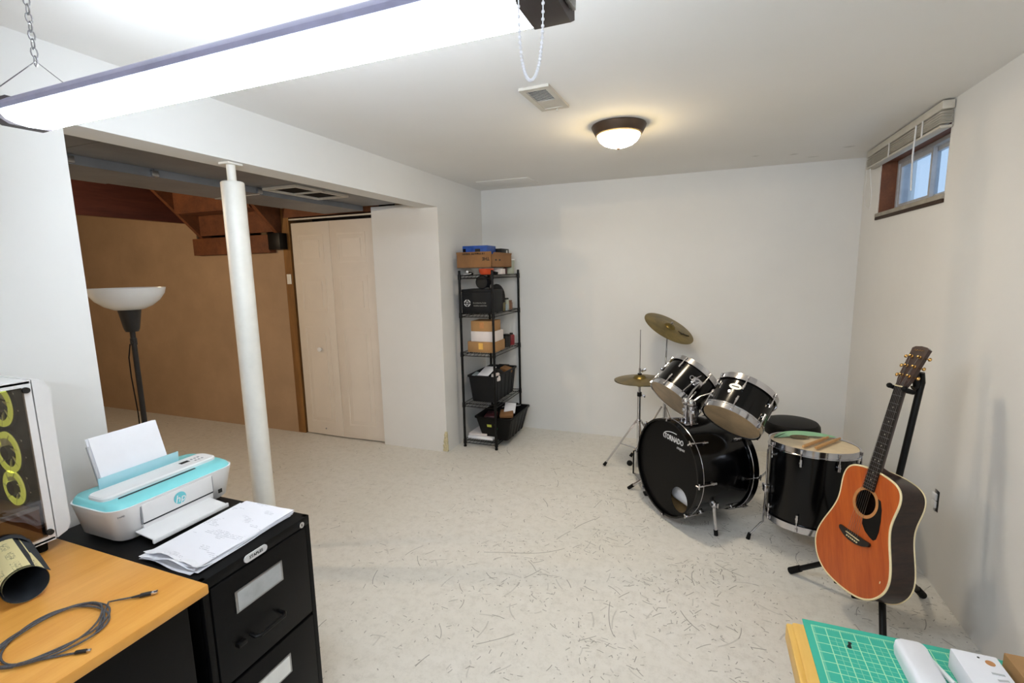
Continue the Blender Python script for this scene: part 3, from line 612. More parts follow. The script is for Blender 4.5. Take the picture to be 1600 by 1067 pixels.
# second tier
z = TZ[3]
bx, Xb, (w, d, h) = carton('black_carton', -1.862, -1.592, 3.625, 3.87, z, z + .175, 'basket', 'large dark grey carton with white round emblem', lid=False)
part('lid', G(Xb).box((0, 0, h + .012), (w + .006, d + .006, .024), .003), 'basket', bx)
FX = lambda p: frame(p, (1, 0, 0), (0, 0, 1), (0, -1, 0))
g = G(); ec = V((-1.812, 3.6245, z + .085))
for k in range(4):
    for q in range(7):
        a0 = k * PI / 2 + .16 + q * (PI / 2 - .32) / 7; a1 = a0 + (PI / 2 - .32) / 7
        P = [(r * math.cos(a), r * math.sin(a)) for r, a in ((.022, a0), (.030, a0), (.030, a1), (.022, a1))]; g.prism(P, 0, .0006, FX(ec))
for sx in (-1, 1):
    for sz in (-1, 1): g.prism([(sx * .003, sz * .003), (sx * .010, sz * .004), (sx * .010, sz * .013), (sx * .003, sz * .013)], 0, .0006, FX(ec))
part('emblem', g, 'whiteink', bx)
part('lettering', greek(G(), FX((-1.70, 3.6245, z + .087)), .12, .011, 13, 2), 'greyink', bx); part('lettering', greek(G(), FX((-1.695, 3.6245, z + .064)), .12, .010, 15, 3), 'greyink', bx)
pt = thing('round_speaker', 'round dark navy speaker standing on the grey carton', 'speaker', (-1.69, 3.70, z + .199))
part('drum_case', G().cyl((-1.69, 3.66, z + .256), (-1.69, 3.74, z + .256), .056, .05, 28), 'navy', pt); part('mesh_front', G().lathe([(0, .004), (.04, .002), (.05, 0), (.044, -.002), (0, -.006)][::-1], (-1.69, 3.659, z + .256), (0, 1, 0), 28), 'ink', pt); part('stand_ring', G().ring((-1.68, 3.70, z + .205), (0, 0, 1), .03, .005), 'steel', pt)
solo('cloth_bag', G().ball((-1.66, 3.90, z + .12), .115, 20, (.62, .72, 1.0)), 'greycloth', 'soft grey cloth bag bulging behind the grey carton', 'bag')
for nm, x, y, r, hh, m1, m2, lb in (('spice_jar', -1.60, 3.905, .016, .075, 'olive', 'ink', 'small olive jar with black lid beside cloth bag'), ('spice_jar', -1.603, 3.99, .019, .095, 'pale', 'ink', 'pale jar with black lid second from cloth bag'), ('brown_jar', -1.62, 4.07, .036, .07, 'brownglass', 'brownglass', 'squat brown jar at the rear of second tier')):
    o = thing(nm, lb, 'jar', (x, y, z), 'small jars on the second tier'); part('body', G().lathe([(0, 0), (r, 0), (r, hh * .85), (r * .8, hh), (0, hh)], (x, y, z), (0, 0, 1), 18), m1, o); part('lid', G().lathe([(0, hh), (r * .9, hh), (r * .9, hh + .012), (0, hh + .012)], (x, y, z), (0, 0, 1), 18), m2, o)
carton('pale_carton', -1.605, -1.578, 3.93, 3.965, z, z + .055, 'paleblue', 'tiny pale blue carton at the edge of second tier', lid=False)
# third tier
z = TZ[2]
carton('shipping_box', -1.822, -1.578, 3.625, 3.86, z, z + .088, 'card', 'tan cardboard box at the bottom of the third tier stack', tape='pine')
carton('white_box', -1.79, -1.575, 3.63, 3.825, z + .0915, z + .178, 'cardw', 'plain white box between two cardboard boxes', lid=False)
carton('brown_box', -1.788, -1.59, 3.63, 3.80, z + .1785, z + .262, 'card', 'worn cardboard box on top of the white box', tape='rosette')
o = thing('spray_can', 'red can at the back right of the third tier', 'can', (-1.61, 4.10, z)); part('can_body', G().lathe([(0, 0), (.028, 0), (.03, .004), (.03, .085), (.024, .095), (0, .095)], (-1.61, 4.10, z), (0, 0, 1), 22), 'redcan', o); part('cap', G().cyl((-1.61, 4.10, z + .095), (-1.61, 4.10, z + .11), .016), 'ink', o)
o = thing('paint_tin', 'black tin beside the red can on third tier', 'tin', (-1.61, 3.98, z)); part('tin_body', G().lathe([(0, 0), (.034, 0), (.034, .10), (.03, .108), (0, .108)], (-1.61, 3.98, z), (0, 0, 1), 22), 'ink', o); part('lid', G().hoop((-1.61, 3.98, z), (0, 0, 1), .026, .036, .10, .112, 22), 'blackmetal', o)
# bins
def bin_(name, cx, cy, z, bw, bd, tw, td, h, m, label):
    o = thing(name, label, 'bin', (cx, cy, z)); g = G()
    def loop(w, d, zz, r=.02):
        P = []
        for sx, sy, a0 in ((1, 1, 0), (-1, 1, 90), (-1, -1, 180), (1, -1, 270)):
            for k in range(4): a = math.radians(a0 + k * 30); P.append((cx + sx * (w / 2 - r) + r * math.cos(a), cy + sy * (d / 2 - r) + r * math.sin(a), zz))
        return P
    L = [loop(bw - .008, bd - .008, z + .006), loop(tw - .01, td - .01, z + h - .004), loop(tw + .02, td + .02, z + h), loop(tw + .02, td + .02, z + h - .014), loop(tw, td, z + h - .016), loop(bw, bd, z)]
    R = [[g.v(p) for p in q] for q in L]
    for A, B in zip(R, R[1:]):
        for k in range(16): g.f([A[k], A[(k + 1) % 16], B[(k + 1) % 16], B[k]])
    g.f(R[0]); g.f(R[-1][::-1]); part('shell', g, m, o)
    for k in range(5):
        t = (k + .5) / 5 - .5; g = G()
        g.prism([(bd * .9 * t - .012, 0), (bd * .9 * t + .012, 0), (td * .9 * t + .014, h - .02), (td * .9 * t - .014, h - .02)], -.001, .004, Matrix.Translation((cx + bw / 2, cy, z)) @ frame((0, 0, 0), (0, 1, 0), V(((tw - bw) / 2, 0, h)).normalized(), (1, 0, 0))); part('rib', g, m, o)
    for sy in (-1, 1): part('handle', G().tube([(cx - .05, cy + sy * td / 2, z + h - .005), (cx - .05, cy + sy * (td / 2 + .016), z + h + .0), (cx + .05, cy + sy * (td / 2 + .016), z + h + .0), (cx + .05, cy + sy * td / 2, z + h - .005)], .005, 6), m, o)
    return o
z = TZ[1]; bin_('storage_bin', -1.715, 3.90, z, .215, .44, .25, .50, .235, 'basket', 'charcoal plastic bin on the fourth tier with notepad on top')
z = TZ[0]; bb = bin_('storage_bin', -1.615, 3.875, z, .235, .40, .325, .47, .205, 'bin', 'black plastic bin with green sticker on the lowest tier')
g = G(); g.box((-1.655, 3.654, z + .125), (.052, .002, .05), .0005, Matrix.Rotation(.18, 3, 'X')); q = part('sticker', g, 'lime', bb); part('sticker_print', G().box((-1.655, 3.6525, z + .125), (.042, .002, .024), 0, Matrix.Rotation(.18, 3, 'X')), 'yellow', q)
part('sticker', G().box((-1.592, 3.652, z + .12), (.022, .002, .048), .0005, Matrix.Rotation(.18, 3, 'X')), 'lime', bb)
def slab(name, c, d, R, m, label, cat, group=None, bev=.002): return solo(name, G().box(c, d, bev, R), m, label, cat, group)
E3 = lambda a, b, c: (Matrix.Rotation(c, 3, 'Z') @ Matrix.Rotation(b, 3, 'Y') @ Matrix.Rotation(a, 3, 'X'))
z = TZ[1]
slab('notepad', (-1.70, 3.735, z + .26), (.11, .15, .008), E3(.35, -.05, -.15), 'paper', 'white notepad on top of the charcoal bin', 'notepad')
for k, (x, y, m, lb) in enumerate(((-1.80, 3.75, 'paleblue', 'pale green blue pouch at left in charcoal bin'), (-1.62, 3.74, 'cardw', 'crumpled white packet at right front of charcoal bin'), (-1.66, 3.90, 'ink', 'black pouch in the middle of charcoal bin'), (-1.64, 4.03, 'card2', 'tan packet towards the back of charcoal bin'), (-1.77, 3.98, 'greycloth', 'grey cloth at the back left of charcoal bin'))):
    slab('packet', (x, y, z + .205 + .004 * k), (.075, .10, .05), E3(.15, .2 * (-1) ** k, .4 * k), m, lb, 'packet', 'odds and ends in the charcoal bin', .012)
z = TZ[0]
slab('white_paperboard', (-1.57, 3.93, z + .215), (.10, .13, .012), E3(.45, .1, .3), 'paper', 'folded white paper leaning in the black bin', 'paper'); slab('leather_case', (-1.575, 3.86, z + .18), (.12, .12, .03), E3(.2, 0, .3), 'card2', 'brown leather case under the white paper', 'case', None, .008)
slab('plastic_sleeve', (-1.60, 4.04, z + .20), (.16, .10, .006), E3(-.2, -.1, .2), 'grey', 'grey plastic sleeve at the back of black bin', 'sleeve'); slab('dark_pouch', (-1.70, 3.80, z + .165), (.10, .16, .05), E3(0, 0, .2), 'plum', 'dark red pouch at the left in black bin', 'pouch', None, .012)
slab('white_folder', (-1.735, 3.79, z + .013), (.235, .32, .022), E3(0, 0, -.0), 'paper', 'lower white folder lying on the lowest tier', 'folder'); slab('white_folder', (-1.77, 3.80, z + .034), (.17, .30, .016), E3(0, -.03, .0), 'cardw', 'upper white folder under the black bin', 'folder')

# ------------------------------------------------------------------ drum kit
def lug(g, F, r, ang, z, L=.038, w=.009):
    c = F @ V((math.cos(ang) * r, math.sin(ang) * r, z)); rad = (F.to_3x3() @ V((math.cos(ang), math.sin(ang), 0))).normalized(); ax = (F.to_3x3() @ V((0, 0, 1))).normalized()
    g.cyl(c - rad * .003, c + rad * .016, w, w * .75, 12); g.cyl(c + rad * .012 - ax * L / 2, c + rad * .012 + ax * L / 2, w * .62, w * .62, 10); return c + rad * .013, ax
def drum(name, label, c, a, R, D, n, ph, topm, botm, group):
    """shell from c along axis a by D, hoops at both ends"""
    o = thing(name, label, 'drum', c, group); F = axframe(c, a); A = V(a).normalized(); Ro = R - .008
    sh = part('shell', G().hoop(c, a, Ro - .006, Ro, .008, D - .008, 64), 'blackshell', o)
    for z0, z1, hm, nm in ((0, .006, botm, 'bottom_head'), (D - .006, D, topm, 'top_head')):
        part(nm, G().disc(V(c) + A * (z0 + .002), a, Ro, .002, 48), hm, o)
    part('hoop', G().lathe([(R - .007, 0), (R, -.004), (R, .026), (R + .004, .028), (R + .004, .032), (R - .004, .031), (R - .004, .006)], c, a, 64, True), 'chrome', o); part('hoop', G().lathe([(R - .007, D), (R, D + .004), (R, D - .026), (R + .004, D - .028), (R + .004, D - .032), (R - .004, D - .031), (R - .004, D - .006)], c, a, 64, True), 'chrome', o)
    for k in range(n):
        an = ph + 2 * PI * k / n
        for zl, zh in ((.068, .006), (D - .068, D - .006)):
            g = G(); p, ax = lug(g, F, Ro, an, zl); lg = part('lug', g, 'chrome', o)
            q = F @ V((math.cos(an) * (Ro + .013), math.sin(an) * (Ro + .013), zh)); g = G(); g.cyl(p, q, .0032, n=8); g.cyl(q + (q - p).normalized() * .004, q - (q - p).normalized() * .012, .0065, .0055, 10); part('tension_rod', g, 'chrome', lg)
    return o, F, Ro
KIT = 'black drum kit'
# bass drum
bc, ba, bR = V((-.155, 2.893, .324)), V((.765, .643, -.04)).normalized(), .291
BD = .40; F = axframe(bc, ba); Ro = .2794
bd = thing('bass_drum', 'large black bass drum lying on its side with TORNADO lettering', 'drum', (bc.x + ba.x * .2, bc.y + ba.y * .2, 0), KIT)
part('shell', G().hoop(bc, ba, Ro - .003, Ro, .014, BD - .014, 80), 'blackshell', bd); part('shell_lining', G().hoop(bc, ba, Ro - .009, Ro - .0031, .014, BD - .014, 64), 'maple', bd)
part('hoop', G().lathe([(Ro + .001, -.012), (bR, -.012), (bR, .026), (Ro + .001, .026)], bc, ba, 80, True), 'blackshell', bd); part('hoop', G().lathe([(Ro + .001, BD + .012), (bR, BD + .012), (bR, BD - .026), (Ro + .001, BD - .026)], bc, ba, 80, True), 'blackshell', bd)
part('hoop_inlay', G().ring(bc + ba * .027, ba, bR - .001, .0026, 80, 6), 'chrome', bd); part('hoop_inlay', G().ring(bc + ba * (BD - .027), ba, bR - .002, .0035, 80, 6), 'chrome', bd)
# front head with a port hole (x of F points right for the viewer, y up)
sgn = 1.0 if F.col[0][0] * .93 + F.col[0][1] * .36 > 0 else -1.0
hc = V((.125 * sgn, -.150)); hr = .072; g = G(); N = 64; ins = []; out = []
for k in range(N):
    a = 2 * PI * k / N; dv = V((math.cos(a), math.sin(a))); bq = hc.dot(dv); t = -bq + math.sqrt(bq * bq - hc.dot(hc) + (Ro - .001) ** 2)
    p0 = hc + dv * hr; p1 = hc + dv * t; ins.append([g.v(F @ V((p0.x, p0.y, zz))) for zz in (.004, .006)]); out.append([g.v(F @ V((p1.x, p1.y, zz))) for zz in (.004, .006)])
for k in range(N):
    j = (k + 1) % N
    for q in (0, 1): g.f([ins[k][q], ins[j][q], out[j][q], out[k][q]])
    g.f([ins[k][0], ins[j][0], ins[j][1], ins[k][1]])
fh = part('front_head', g, 'blackhead', bd, 'black front head with a round port hole')
part('batter_head', G().disc(bc + ba * (BD - .008), ba, Ro - .001, .002, 48), 'cream', bd)
TXT = frame(F @ V((0, 0, .0035)), (F.to_3x3() @ V((sgn, 0, 0))), F.to_3x3() @ V((0, 1, 0)), -ba)
part('lettering', G().text('TORNADO', .043, TXT @ Matrix.Translation((.045, .185, 0)), bold=.03, sx=.80), 'whiteink', fh, 'white TORNADO lettering')
part('lettering', G().text('mapex', .026, TXT @ Matrix.Translation((.110, .150, 0)), shear=.3), 'whiteink', fh)
g = G(); g.tube([TXT @ V((.045 + .095 * math.cos(t), .188 + .036 * math.sin(t), 0.0)) for t in [PI * (.42 + .72 * k / 14) for k in range(15)]], .0028, 5); part('logo_swoosh', g, 'whiteink', fh)
for k in range(8):
    an = k * PI / 4 + .02
    for z0, s in ((0, 1), (BD, -1)):
        rr = bR + .006; c3 = lambda r, z: F @ V((math.cos(an) * r, math.sin(an) * r, z0 + s * z)); tg = (F.to_3x3() @ V((-math.sin(an), math.cos(an), 0)))
        g = G(); g.tube([c3(Ro + .004, -.018), c3(rr, -.016), c3(rr + .002, .012)], .0055, 8); g.cyl(c3(rr + .003, -.012) - tg * .016, c3(rr + .003, -.012) + tg * .016, .004, n=8); ck = part('claw_hook', g, 'chrome', bd)
        part('tension_rod', G().cyl(c3(rr + .002, .0), c3(Ro + .016, .085), .0032, n=8), 'chrome', ck)
        g = G(); lug(g, F, Ro, an, z0 + s * .09, .04, .011); part('lug', g, 'chrome', bd)
for sg, foot in ((1, V((.128, 2.775, .004))), (-1, V((-.42, 3.22, .004)))):
    an = math.atan2(-.13, .245) if sg > 0 else math.atan2(-.13, -.245)
    an = an if sgn > 0 else PI - an
    p = F @ V((math.cos(an) * (Ro + .012), math.sin(an) * (Ro + .012), .135)); q = F @ V((math.cos(an) * (Ro - .002), math.sin(an) * (Ro - .002), .135))
    g = G(); g.cyl(q, p + (p - q) * .5, .020, .018, 14); g.ball(p, .019, 12); br = part('spur_bracket', g, 'chrome', bd); part('wing_screw', G().box(p + V((.02, -.01, .005)), (.007, .022, .03), .003), 'chrome', br)
    m_ = p.lerp(foot, .82); sp_ = part('spur_leg', G().cyl(p, m_, .0095, .0095, 12), 'chrome', bd); part('spur_foot', G().cyl(m_, foot, .012, .011, 12), 'rubber', sp_); part('spur_tip', G().cyl(foot, foot - V((0, 0, .003)), .003, .001, 8), 'steel', sp_)
solo('pillow', G().box(F @ V((.085 * sgn, -.135, .12)), (.24, .15, .14), .045, (axframe((0, 0, 0), ba).to_3x3()), 4), 'paper', 'white pillow stuffed inside the bass drum behind its port hole', 'pillow')
# tom mount on top of the bass shell
mb = F @ V((.042 * sgn, .2715, .10)); mt = mb + V((.0, .0, .125))
mo = thing('tom_holder', 'chrome double tom holder standing on the bass drum', 'holder', mb, KIT)
part('base_plate', G().box(mb + V((0, 0, .005)), (.07, .09, .012), .004, axframe((0, 0, 0), ba).to_3x3() @ Matrix.Rotation(PI / 2, 3, 'X')), 'chrome', mo)
for s in (-1, 1):
    off = (F.to_3x3() @ V((s * sgn * .023, 0, 0))); p = part('tube', G().cyl(mb + off, mt + off, .0135, n=16), 'chrome', mo); part('clamp_collar', G().cyl(mt + off - V((0, 0, .05)), mt + off - V((0, 0, .032)), .0185, n=16), 'chrome', p); part('clamp_collar', G().cyl(mb + off + V((0, 0, .012)), mb + off + V((0, 0, .03)), .0185, n=16), 'chrome', p)
    part('wing_nut', G().box(mt + off + V((.01 * s, -.03, -.04)), (.018, .012, .02), .004), 'chrome', p)
    part('ball_clamp', G().ball(mt + off + V((0, 0, .006)), .024, 16), 'chrome', mo)
# toms
t1c, t1a, t1R, t1D = V((-.145, 3.19, .660)), V((.561, .499, .661)).normalized(), .172, .238
t2c, t2a, t2R, t2D = V((.177, 2.803, .663)), V((.414, .563, .715)).normalized(), .161, .218
o1, F1, r1 = drum('tom_drum', 'black rack tom at left tilted beside the hi-hat', t1c, t1a, t1R, t1D, 6, .25, 'cream', 'clearhead', KIT)
o2, F2, r2 = drum('tom_drum', 'black rack tom at right with small oval silver badge', t2c, t2a, t2R, t2D, 6, .1, 'cream', 'clearhead', KIT)
def on_shell(F, Ro, world, z):
    l = F.inverted() @ V(world); a = math.atan2(l.y, l.x); return a
camp = V((0, 0, 1.5066))
# badge on right tom: faces the camera, a little left
ang = on_shell(F2, r2, camp, 0); sgn2 = 1.0 if (F2.to_3x3() @ V((-math.sin(ang), math.cos(ang), 0))).dot(V((.93, .36, 0))) > 0 else -1.0
ab = ang - sgn2 * .42
def shell_frame(F, r, a, z, s):
    return frame(F @ V((math.cos(a) * r, math.sin(a) * r, z)), F.to_3x3() @ V((-math.sin(a) * s, math.cos(a) * s, 0)), F.to_3x3() @ V((0, 0, 1)), F.to_3x3() @ V((math.cos(a), math.sin(a), 0)))
SB = shell_frame(F2, r2 - .002, ab, t2D * .64, sgn2)
bg_ = part('badge', G().prism([(.033 * math.cos(t), .017 * math.sin(t)) for t in [2 * PI * k / 28 for k in range(28)]], 0, .004, SB), 'pearl', o2, 'oval silver badge'); part('badge_print', G().box((SB @ V((0, 0, .0042))), (.04, .006, .0008), 0, SB.to_3x3() @ Matrix.Rotation(.0, 3, 'Z')), 'ink', bg_); part('vent_grommet', G().ring(SB @ V((-.016, -.036, .003)), SB.to_3x3() @ V((0, 0, 1)), .006, .0025, 16, 6), 'chrome', o2)
# tom arms
for F_, r_, tc_, ta_, tD_, s, oo in ((F1, r1, t1c, t1a, t1D, -1, o1), (F2, r2, t2c, t2a, t2D, 1, o2)):
    a = on_shell(F_, r_, mt, 0); P = shell_frame(F_, r_, a, tD_ * .55, 1); p0 = P @ V((0, 0, 0)); p1 = P @ V((0, 0, .028)); st_ = mt + (F.to_3x3() @ V((s * sgn * .023, 0, 0))) + V((0, 0, .006))
    bk = part('mount_bracket', G(P).box((0, 0, .008), (.05, .055, .018), .006), 'chrome', oo); part('bracket_wing', G(P).box((.02, .01, .026), (.024, .012, .018), .004), 'chrome', bk)
    part('tom_arm', G().tube([p1 - (P.to_3x3() @ V((0, 0, .02))), p1, p1.lerp(st_, .5) + V((0, 0, .012)), st_], .0055, 10), 'chrome', mo)
# extra T shaped wing on the left tom facing the camera
a = on_shell(F1, r1, camp, 0); s1 = 1.0 if (F1.to_3x3() @ V((-math.sin(a), math.cos(a), 0))).dot(V((.93, .36, 0))) > 0 else -1.0
P = shell_frame(F1, r1 - .001, a + s1 * .12, t1D * .55, s1)
g = G(P); g.box((0, 0, .01), (.032, .05, .022), .009); g.tube([(0.0, .02, .014), (.012, .05, .016)], .005, 8); bk = part('memory_bracket', g, 'chrome', o1)
part('arm_rod', G(P).tube([(0, -.01, .018), (-.005, -.05, .022), (-.012, -.10, .030)], .0052, 8), 'chrome', bk); part('wing_screw', G(P).ring((-.022, .005, .014), (0, 0, 1), .012, .0028, 16, 6), 'chrome', bk)
# floor tom
fa = V((.019, .085, .996)).normalized(); fc = V((.593, 2.903, .558)) - fa * .428
of, FF, rf = drum('floor_tom', 'tall black floor tom with cream head and drumsticks on it', fc, fa, .212, .428, 8, .2, 'cream', 'clearhead', KIT)
tp = fc + fa * .4305
g = G(); q = [FF @ V((.19 * math.cos(t), .19 * math.sin(t), .429)) for t in [2 * PI * k / 60 for k in range(60)]]
ux = FF.to_3x3() @ V((1, 0, 0)); uy = FF.to_3x3() @ V((0, 1, 0)); bkd = V((-.30, .95, 0)); rgt = V((.95, .30, 0))
def headp(u, v): return tp + rgt * u + bkd * v + fa * .0006
pts = [(.186 * math.cos(t), .186 * math.sin(t)) for t in [math.radians(28 + 132 * k / 24) for k in range(25)]]
g = G(); vs = [g.v(headp(u, v)) for u, v in pts]; wv = [g.v(headp(u * .99, max(.075, v * .55))) for u, v in pts[::-1]]; g.f(vs + wv); part('head_film', g, 'green', of, 'green tinted rim of the drum head')
g = G(); g.prism([(.05 * math.cos(t) , .03 * math.sin(t)) for t in [2 * PI * k / 24 for k in range(24)]], 0, .0004, frame(headp(-.03, .085) + fa * .0006, rgt, bkd, fa)); part('head_logo', g, 'smudge', of)
LEGS = ((V((.29, 2.826, .008)), V((.362, 2.848, .5))), (V((.70, 3.12, .008)), V((.66, 3.09, .5))), (V((.79, 2.72, .008)), V((.765, 2.76, .5))))
for k, (ft, up) in enumerate(LEGS):
    l = FF.inverted() @ up; a = math.atan2(l.y, l.x); Pm = FF @ V((math.cos(a) * (rf + .018), math.sin(a) * (rf + .018), .16)); up_ = FF @ V((math.cos(a) * (rf + .020), math.sin(a) * (rf + .020), .375)); lo = FF @ V((math.cos(a) * (rf + .022), math.sin(a) * (rf + .022), -.03))
    out_ = (lo - FF @ V((0, 0, -.03))).normalized(); fp_ = V((lo.x + out_.x * .065, lo.y + out_.y * .065, .03))
    lg = part('leg', G().tube([up_, Pm, lo, lo - V((0, 0, .012)) + out_ * .012, fp_], .0052, 10), 'chrome', of); part('rubber_foot', G().cyl(fp_ + V((0, 0, .006)), (fp_.x + out_.x * .008, fp_.y + out_.y * .008, 0), .009, .011, 12), 'rubber', lg)
    Q = shell_frame(FF, rf, a, .16, 1); g = G(Q); g.box((0, 0, .016), (.034, .04, .032), .006); g.cyl((.01, 0, .018), (.04, 0, .018), .005, n=8); g.box((.045, 0, .018), (.008, .026, .01), .003); part('leg_bracket', g, 'chrome', of)
for k, (cr_, L) in enumerate(((.018, .37), (.068, .34))):
    dr = V((.513, .858, 0)); dr = (dr - fa * dr.dot(fa)).normalized(); p = tp + V((.98, -.2, 0)) * cr_ + fa * .0085 - dr * L * .5
    ds = thing('drumstick', ('left wooden drumstick on the floor tom', 'right wooden drumstick on the floor tom')[k], 'drumstick', p, 'drumsticks on the floor tom')
    part('shaft', G().lathe([(0, 0), (.006, .002), (.0082, .01), (.0082, L * .75), (.005, L * .96), (0, L * .965)], p, dr, 12), 'stick', ds); part('tip', G().ball(p + dr * L * .975, .0055, 10), 'stick', ds)
# throne
TX, TY = .577, 3.45
th = thing('drum_stool', 'round black padded drum stool behind the floor tom', 'stool', (TX, TY, 0), KIT)
part('seat', G().lathe([(0, .425), (.145, .425), (.158, .435), (.163, .46), (.160, .49), (.148, .507), (.11, .515), (0, .518)], (TX, TY, 0), (0, 0, 1), 48), 'vinyl', th)
part('seat_plate', G().cyl((TX, TY, .405), (TX, TY, .425), .07, .09, 20), 'blackmetal', th); part('column', G().cyl((TX, TY, .12), (TX, TY, .41), .013), 'chrome', th); part('collar', G().cyl((TX, TY, .26), (TX, TY, .30), .018), 'chrome', th)
def tripod(o, x, y, zt, R, zh, angs, m='chrome', r=.007, zlow=.1):
    for a in angs:
        d = V((math.cos(a), math.sin(a), 0)); top = V((x, y, zt)) + d * .022; ft = V((x, y, .012)) + d * R
        l = part('leg', G().tube([top, ft], r, 8), m, o); part('rubber_foot', G().cyl(ft - (ft - top).normalized() * .03, ft + (ft - top).normalized() * .004, .009, .013, 10), 'rubber', l); md = top.lerp(ft, .5); part('leg_brace', G().tube([V((x, y, zlow)) + d * .018, md], .0045, 6), m, l)
tripod(th, TX, TY, .27, .22, .12, (.5, .5 + 2 * PI / 3, .5 + 4 * PI / 3), zlow=.14)
# hi-hat
HX, HY = -.385, 3.475
hh = thing('hi_hat_stand', 'chrome hi-hat stand at the left of the drum kit', 'stand', (HX, HY, 0), KIT)
part('lower_tube', G().cyl((HX, HY, .17), (HX, HY, .625), .0125), 'chrome', hh); part('upper_tube', G().cyl((HX, HY, .6), (HX, HY, .685), .009), 'chrome', hh); part('pull_rod', G().cyl((HX, HY, .68), (HX, HY, 1.076), .0033, n=8), 'chrome', hh)
part('memory_clamp', G().cyl((HX, HY, .595), (HX, HY, .625), .0165), 'blackmetal', hh); part('wing_nut', G().box((HX + .03, HY - .01, .60), (.024, .006, .022), .003), 'chrome', hh)
part('leg_collar', G().cyl((HX, HY, .395), (HX, HY, .42), .02), 'chrome', hh)
tripod(hh, HX, HY, .405, .275, .2, (math.radians(162), math.radians(45), math.radians(-70)), zlow=.20)
g = G()
for q in (((-.028, .0), (-.028, .0)),): pass
g.tube([(HX - .03, HY - .03, .19), (HX - .03, HY - .03, .02), (HX + .03, HY - .05, .02), (HX + .03, HY - .05, .19), (HX, HY, .195)], .006, 6, True); part('pedal_frame', g, 'blackmetal', hh)
part('footboard', G().box((HX + .06, HY - .17, .045), (.075, .26, .008), .003, E3(-.14, 0, .35)), 'steel', hh); part('heel_plate', G().box((HX + .11, HY - .30, .008), (.075, .05, .014), .004, E3(0, 0, .35)), 'blackmetal', hh); part('chain_link', G().box((HX, HY - .04, .13), (.022, .006, .11), .002), 'steel', hh); part('drive_screw', G().ball((HX - .055, HY - .045, .10), .022, 10, (1, .6, 1)), 'rubber', hh)
def cymbal(name, c, a, R, label, cup=.05, bow=.018, grp=KIT):
    P = [(.006, cup * .42 + bow), (.02, cup * .40 + bow), (.038, cup * .25 + bow), (.048, bow * .92), (R * .55, bow * .55), (R, 0), (R, -.0013), (R * .55, bow * .55 - .0014), (.046, bow * .92 - .002), (.03, cup * .25 + bow - .001), (.006, cup * .42 + bow - .002)]
    return solo(name, G().lathe(P, c, a, 72, True), 'cymbal', label, 'cymbal', grp, 40)
cymbal('hi_hat_cymbal', (HX, HY, .715), (-.03, -.02, 1), .178, 'upper of the two hi-hat cymbals on the chrome stand', grp='hi-hat cymbals'); cymbal('hi_hat_cymbal', (HX, HY, .706), (-.03, -.02, -1), .178, 'lower of the two hi-hat cymbals facing down', grp='hi-hat cymbals')
cl = thing('hi_hat_clutch', 'chrome clutch clamped on the hi-hat rod above cymbals', 'clutch', (HX, HY, .735)); part('felt', G().cyl((HX, HY, .748), (HX, HY, .762), .015), 'rubber', cl); part('sleeve', G().cyl((HX, HY, .76), (HX, HY, .80), .0075), 'chrome', cl); part('wing_screw', G().box((HX + .026, HY - .006, .787), (.036, .005, .018), .004, E3(0, -.5, 0)), 'chrome', cl)
part('lower_felt', G().cyl((HX, HY, .665), (HX, HY, .695), .013), 'rubber', cl)
# crash
cc, ca = V((-.218, 3.877, 1.045)), V((.469, -.241, .85)).normalized()
crash = cymbal('crash_cymbal', cc, ca, .203, 'bronze crash cymbal tilted high above the drum kit')
CF = frame(cc, V((.93, .36, 0)).cross(V((0, 0, 1))).cross(ca).normalized() if False else (V((.93, .36, -.02)) - ca * V((.93, .36, -.02)).dot(ca)).normalized(), ca.cross((V((.93, .36, -.02)) - ca * V((.93, .36, -.02)).dot(ca)).normalized()), ca)
part('lettering', G(CF @ Matrix.Translation((.108, -.055, .0100)) @ Matrix.Rotation(.075, 4, 'Y')).tube([(-.045, .022, .001), (-.032, .004, .001), (-.02, -.008, .001), (-.012, .006, .001), (-.002, .010, .001), (.004, -.004, .001), (.014, .008, .001), (.022, -.002, .001), (.034, .008, .001), (.046, .004, .001)], [.003, .005, .006, .004, .005, .004, .005, .004, .005, .003], 6), 'cymtext', crash)
cs = thing('cymbal_stand', 'slim chrome stand carrying the crash cymbal', 'stand', (-.225, 3.885, 0), KIT)
part('lower_tube', G().cyl((-.235, 3.885, .10), (-.235, 3.885, .72), .012), 'chrome', cs); part('upper_tube', G().cyl((-.235, 3.885, .70), (-.228, 3.882, 1.02), .0065, n=10), 'chrome', cs); part('tilter', G().ball((-.228, 3.882, 1.03), .013, 10), 'chrome', cs); part('tilter_rod', G().cyl(V((-.228, 3.882, 1.03)), cc + ca * .055, .004, n=8), 'chrome', cs); part('top_nut', G().cyl(cc + ca * .042, cc + ca * .056, .009, .006, 10), 'chrome', cs)
part('clamp', G().cyl((-.235, 3.885, .695), (-.235, 3.885, .73), .0175), 'blackmetal', cs); part('wing_nut', G().box((-.205, 3.875, .712), (.03, .006, .022), .003, E3(0, -.6, 0)), 'chrome', cs); part('wing_nut', G().box((-.262, 3.88, .715), (.02, .006, .02), .003), 'chrome', cs)
tripod(cs, -.235, 3.885, .42, .26, .2, (math.radians(80), math.radians(200), math.radians(320)), zlow=.2)

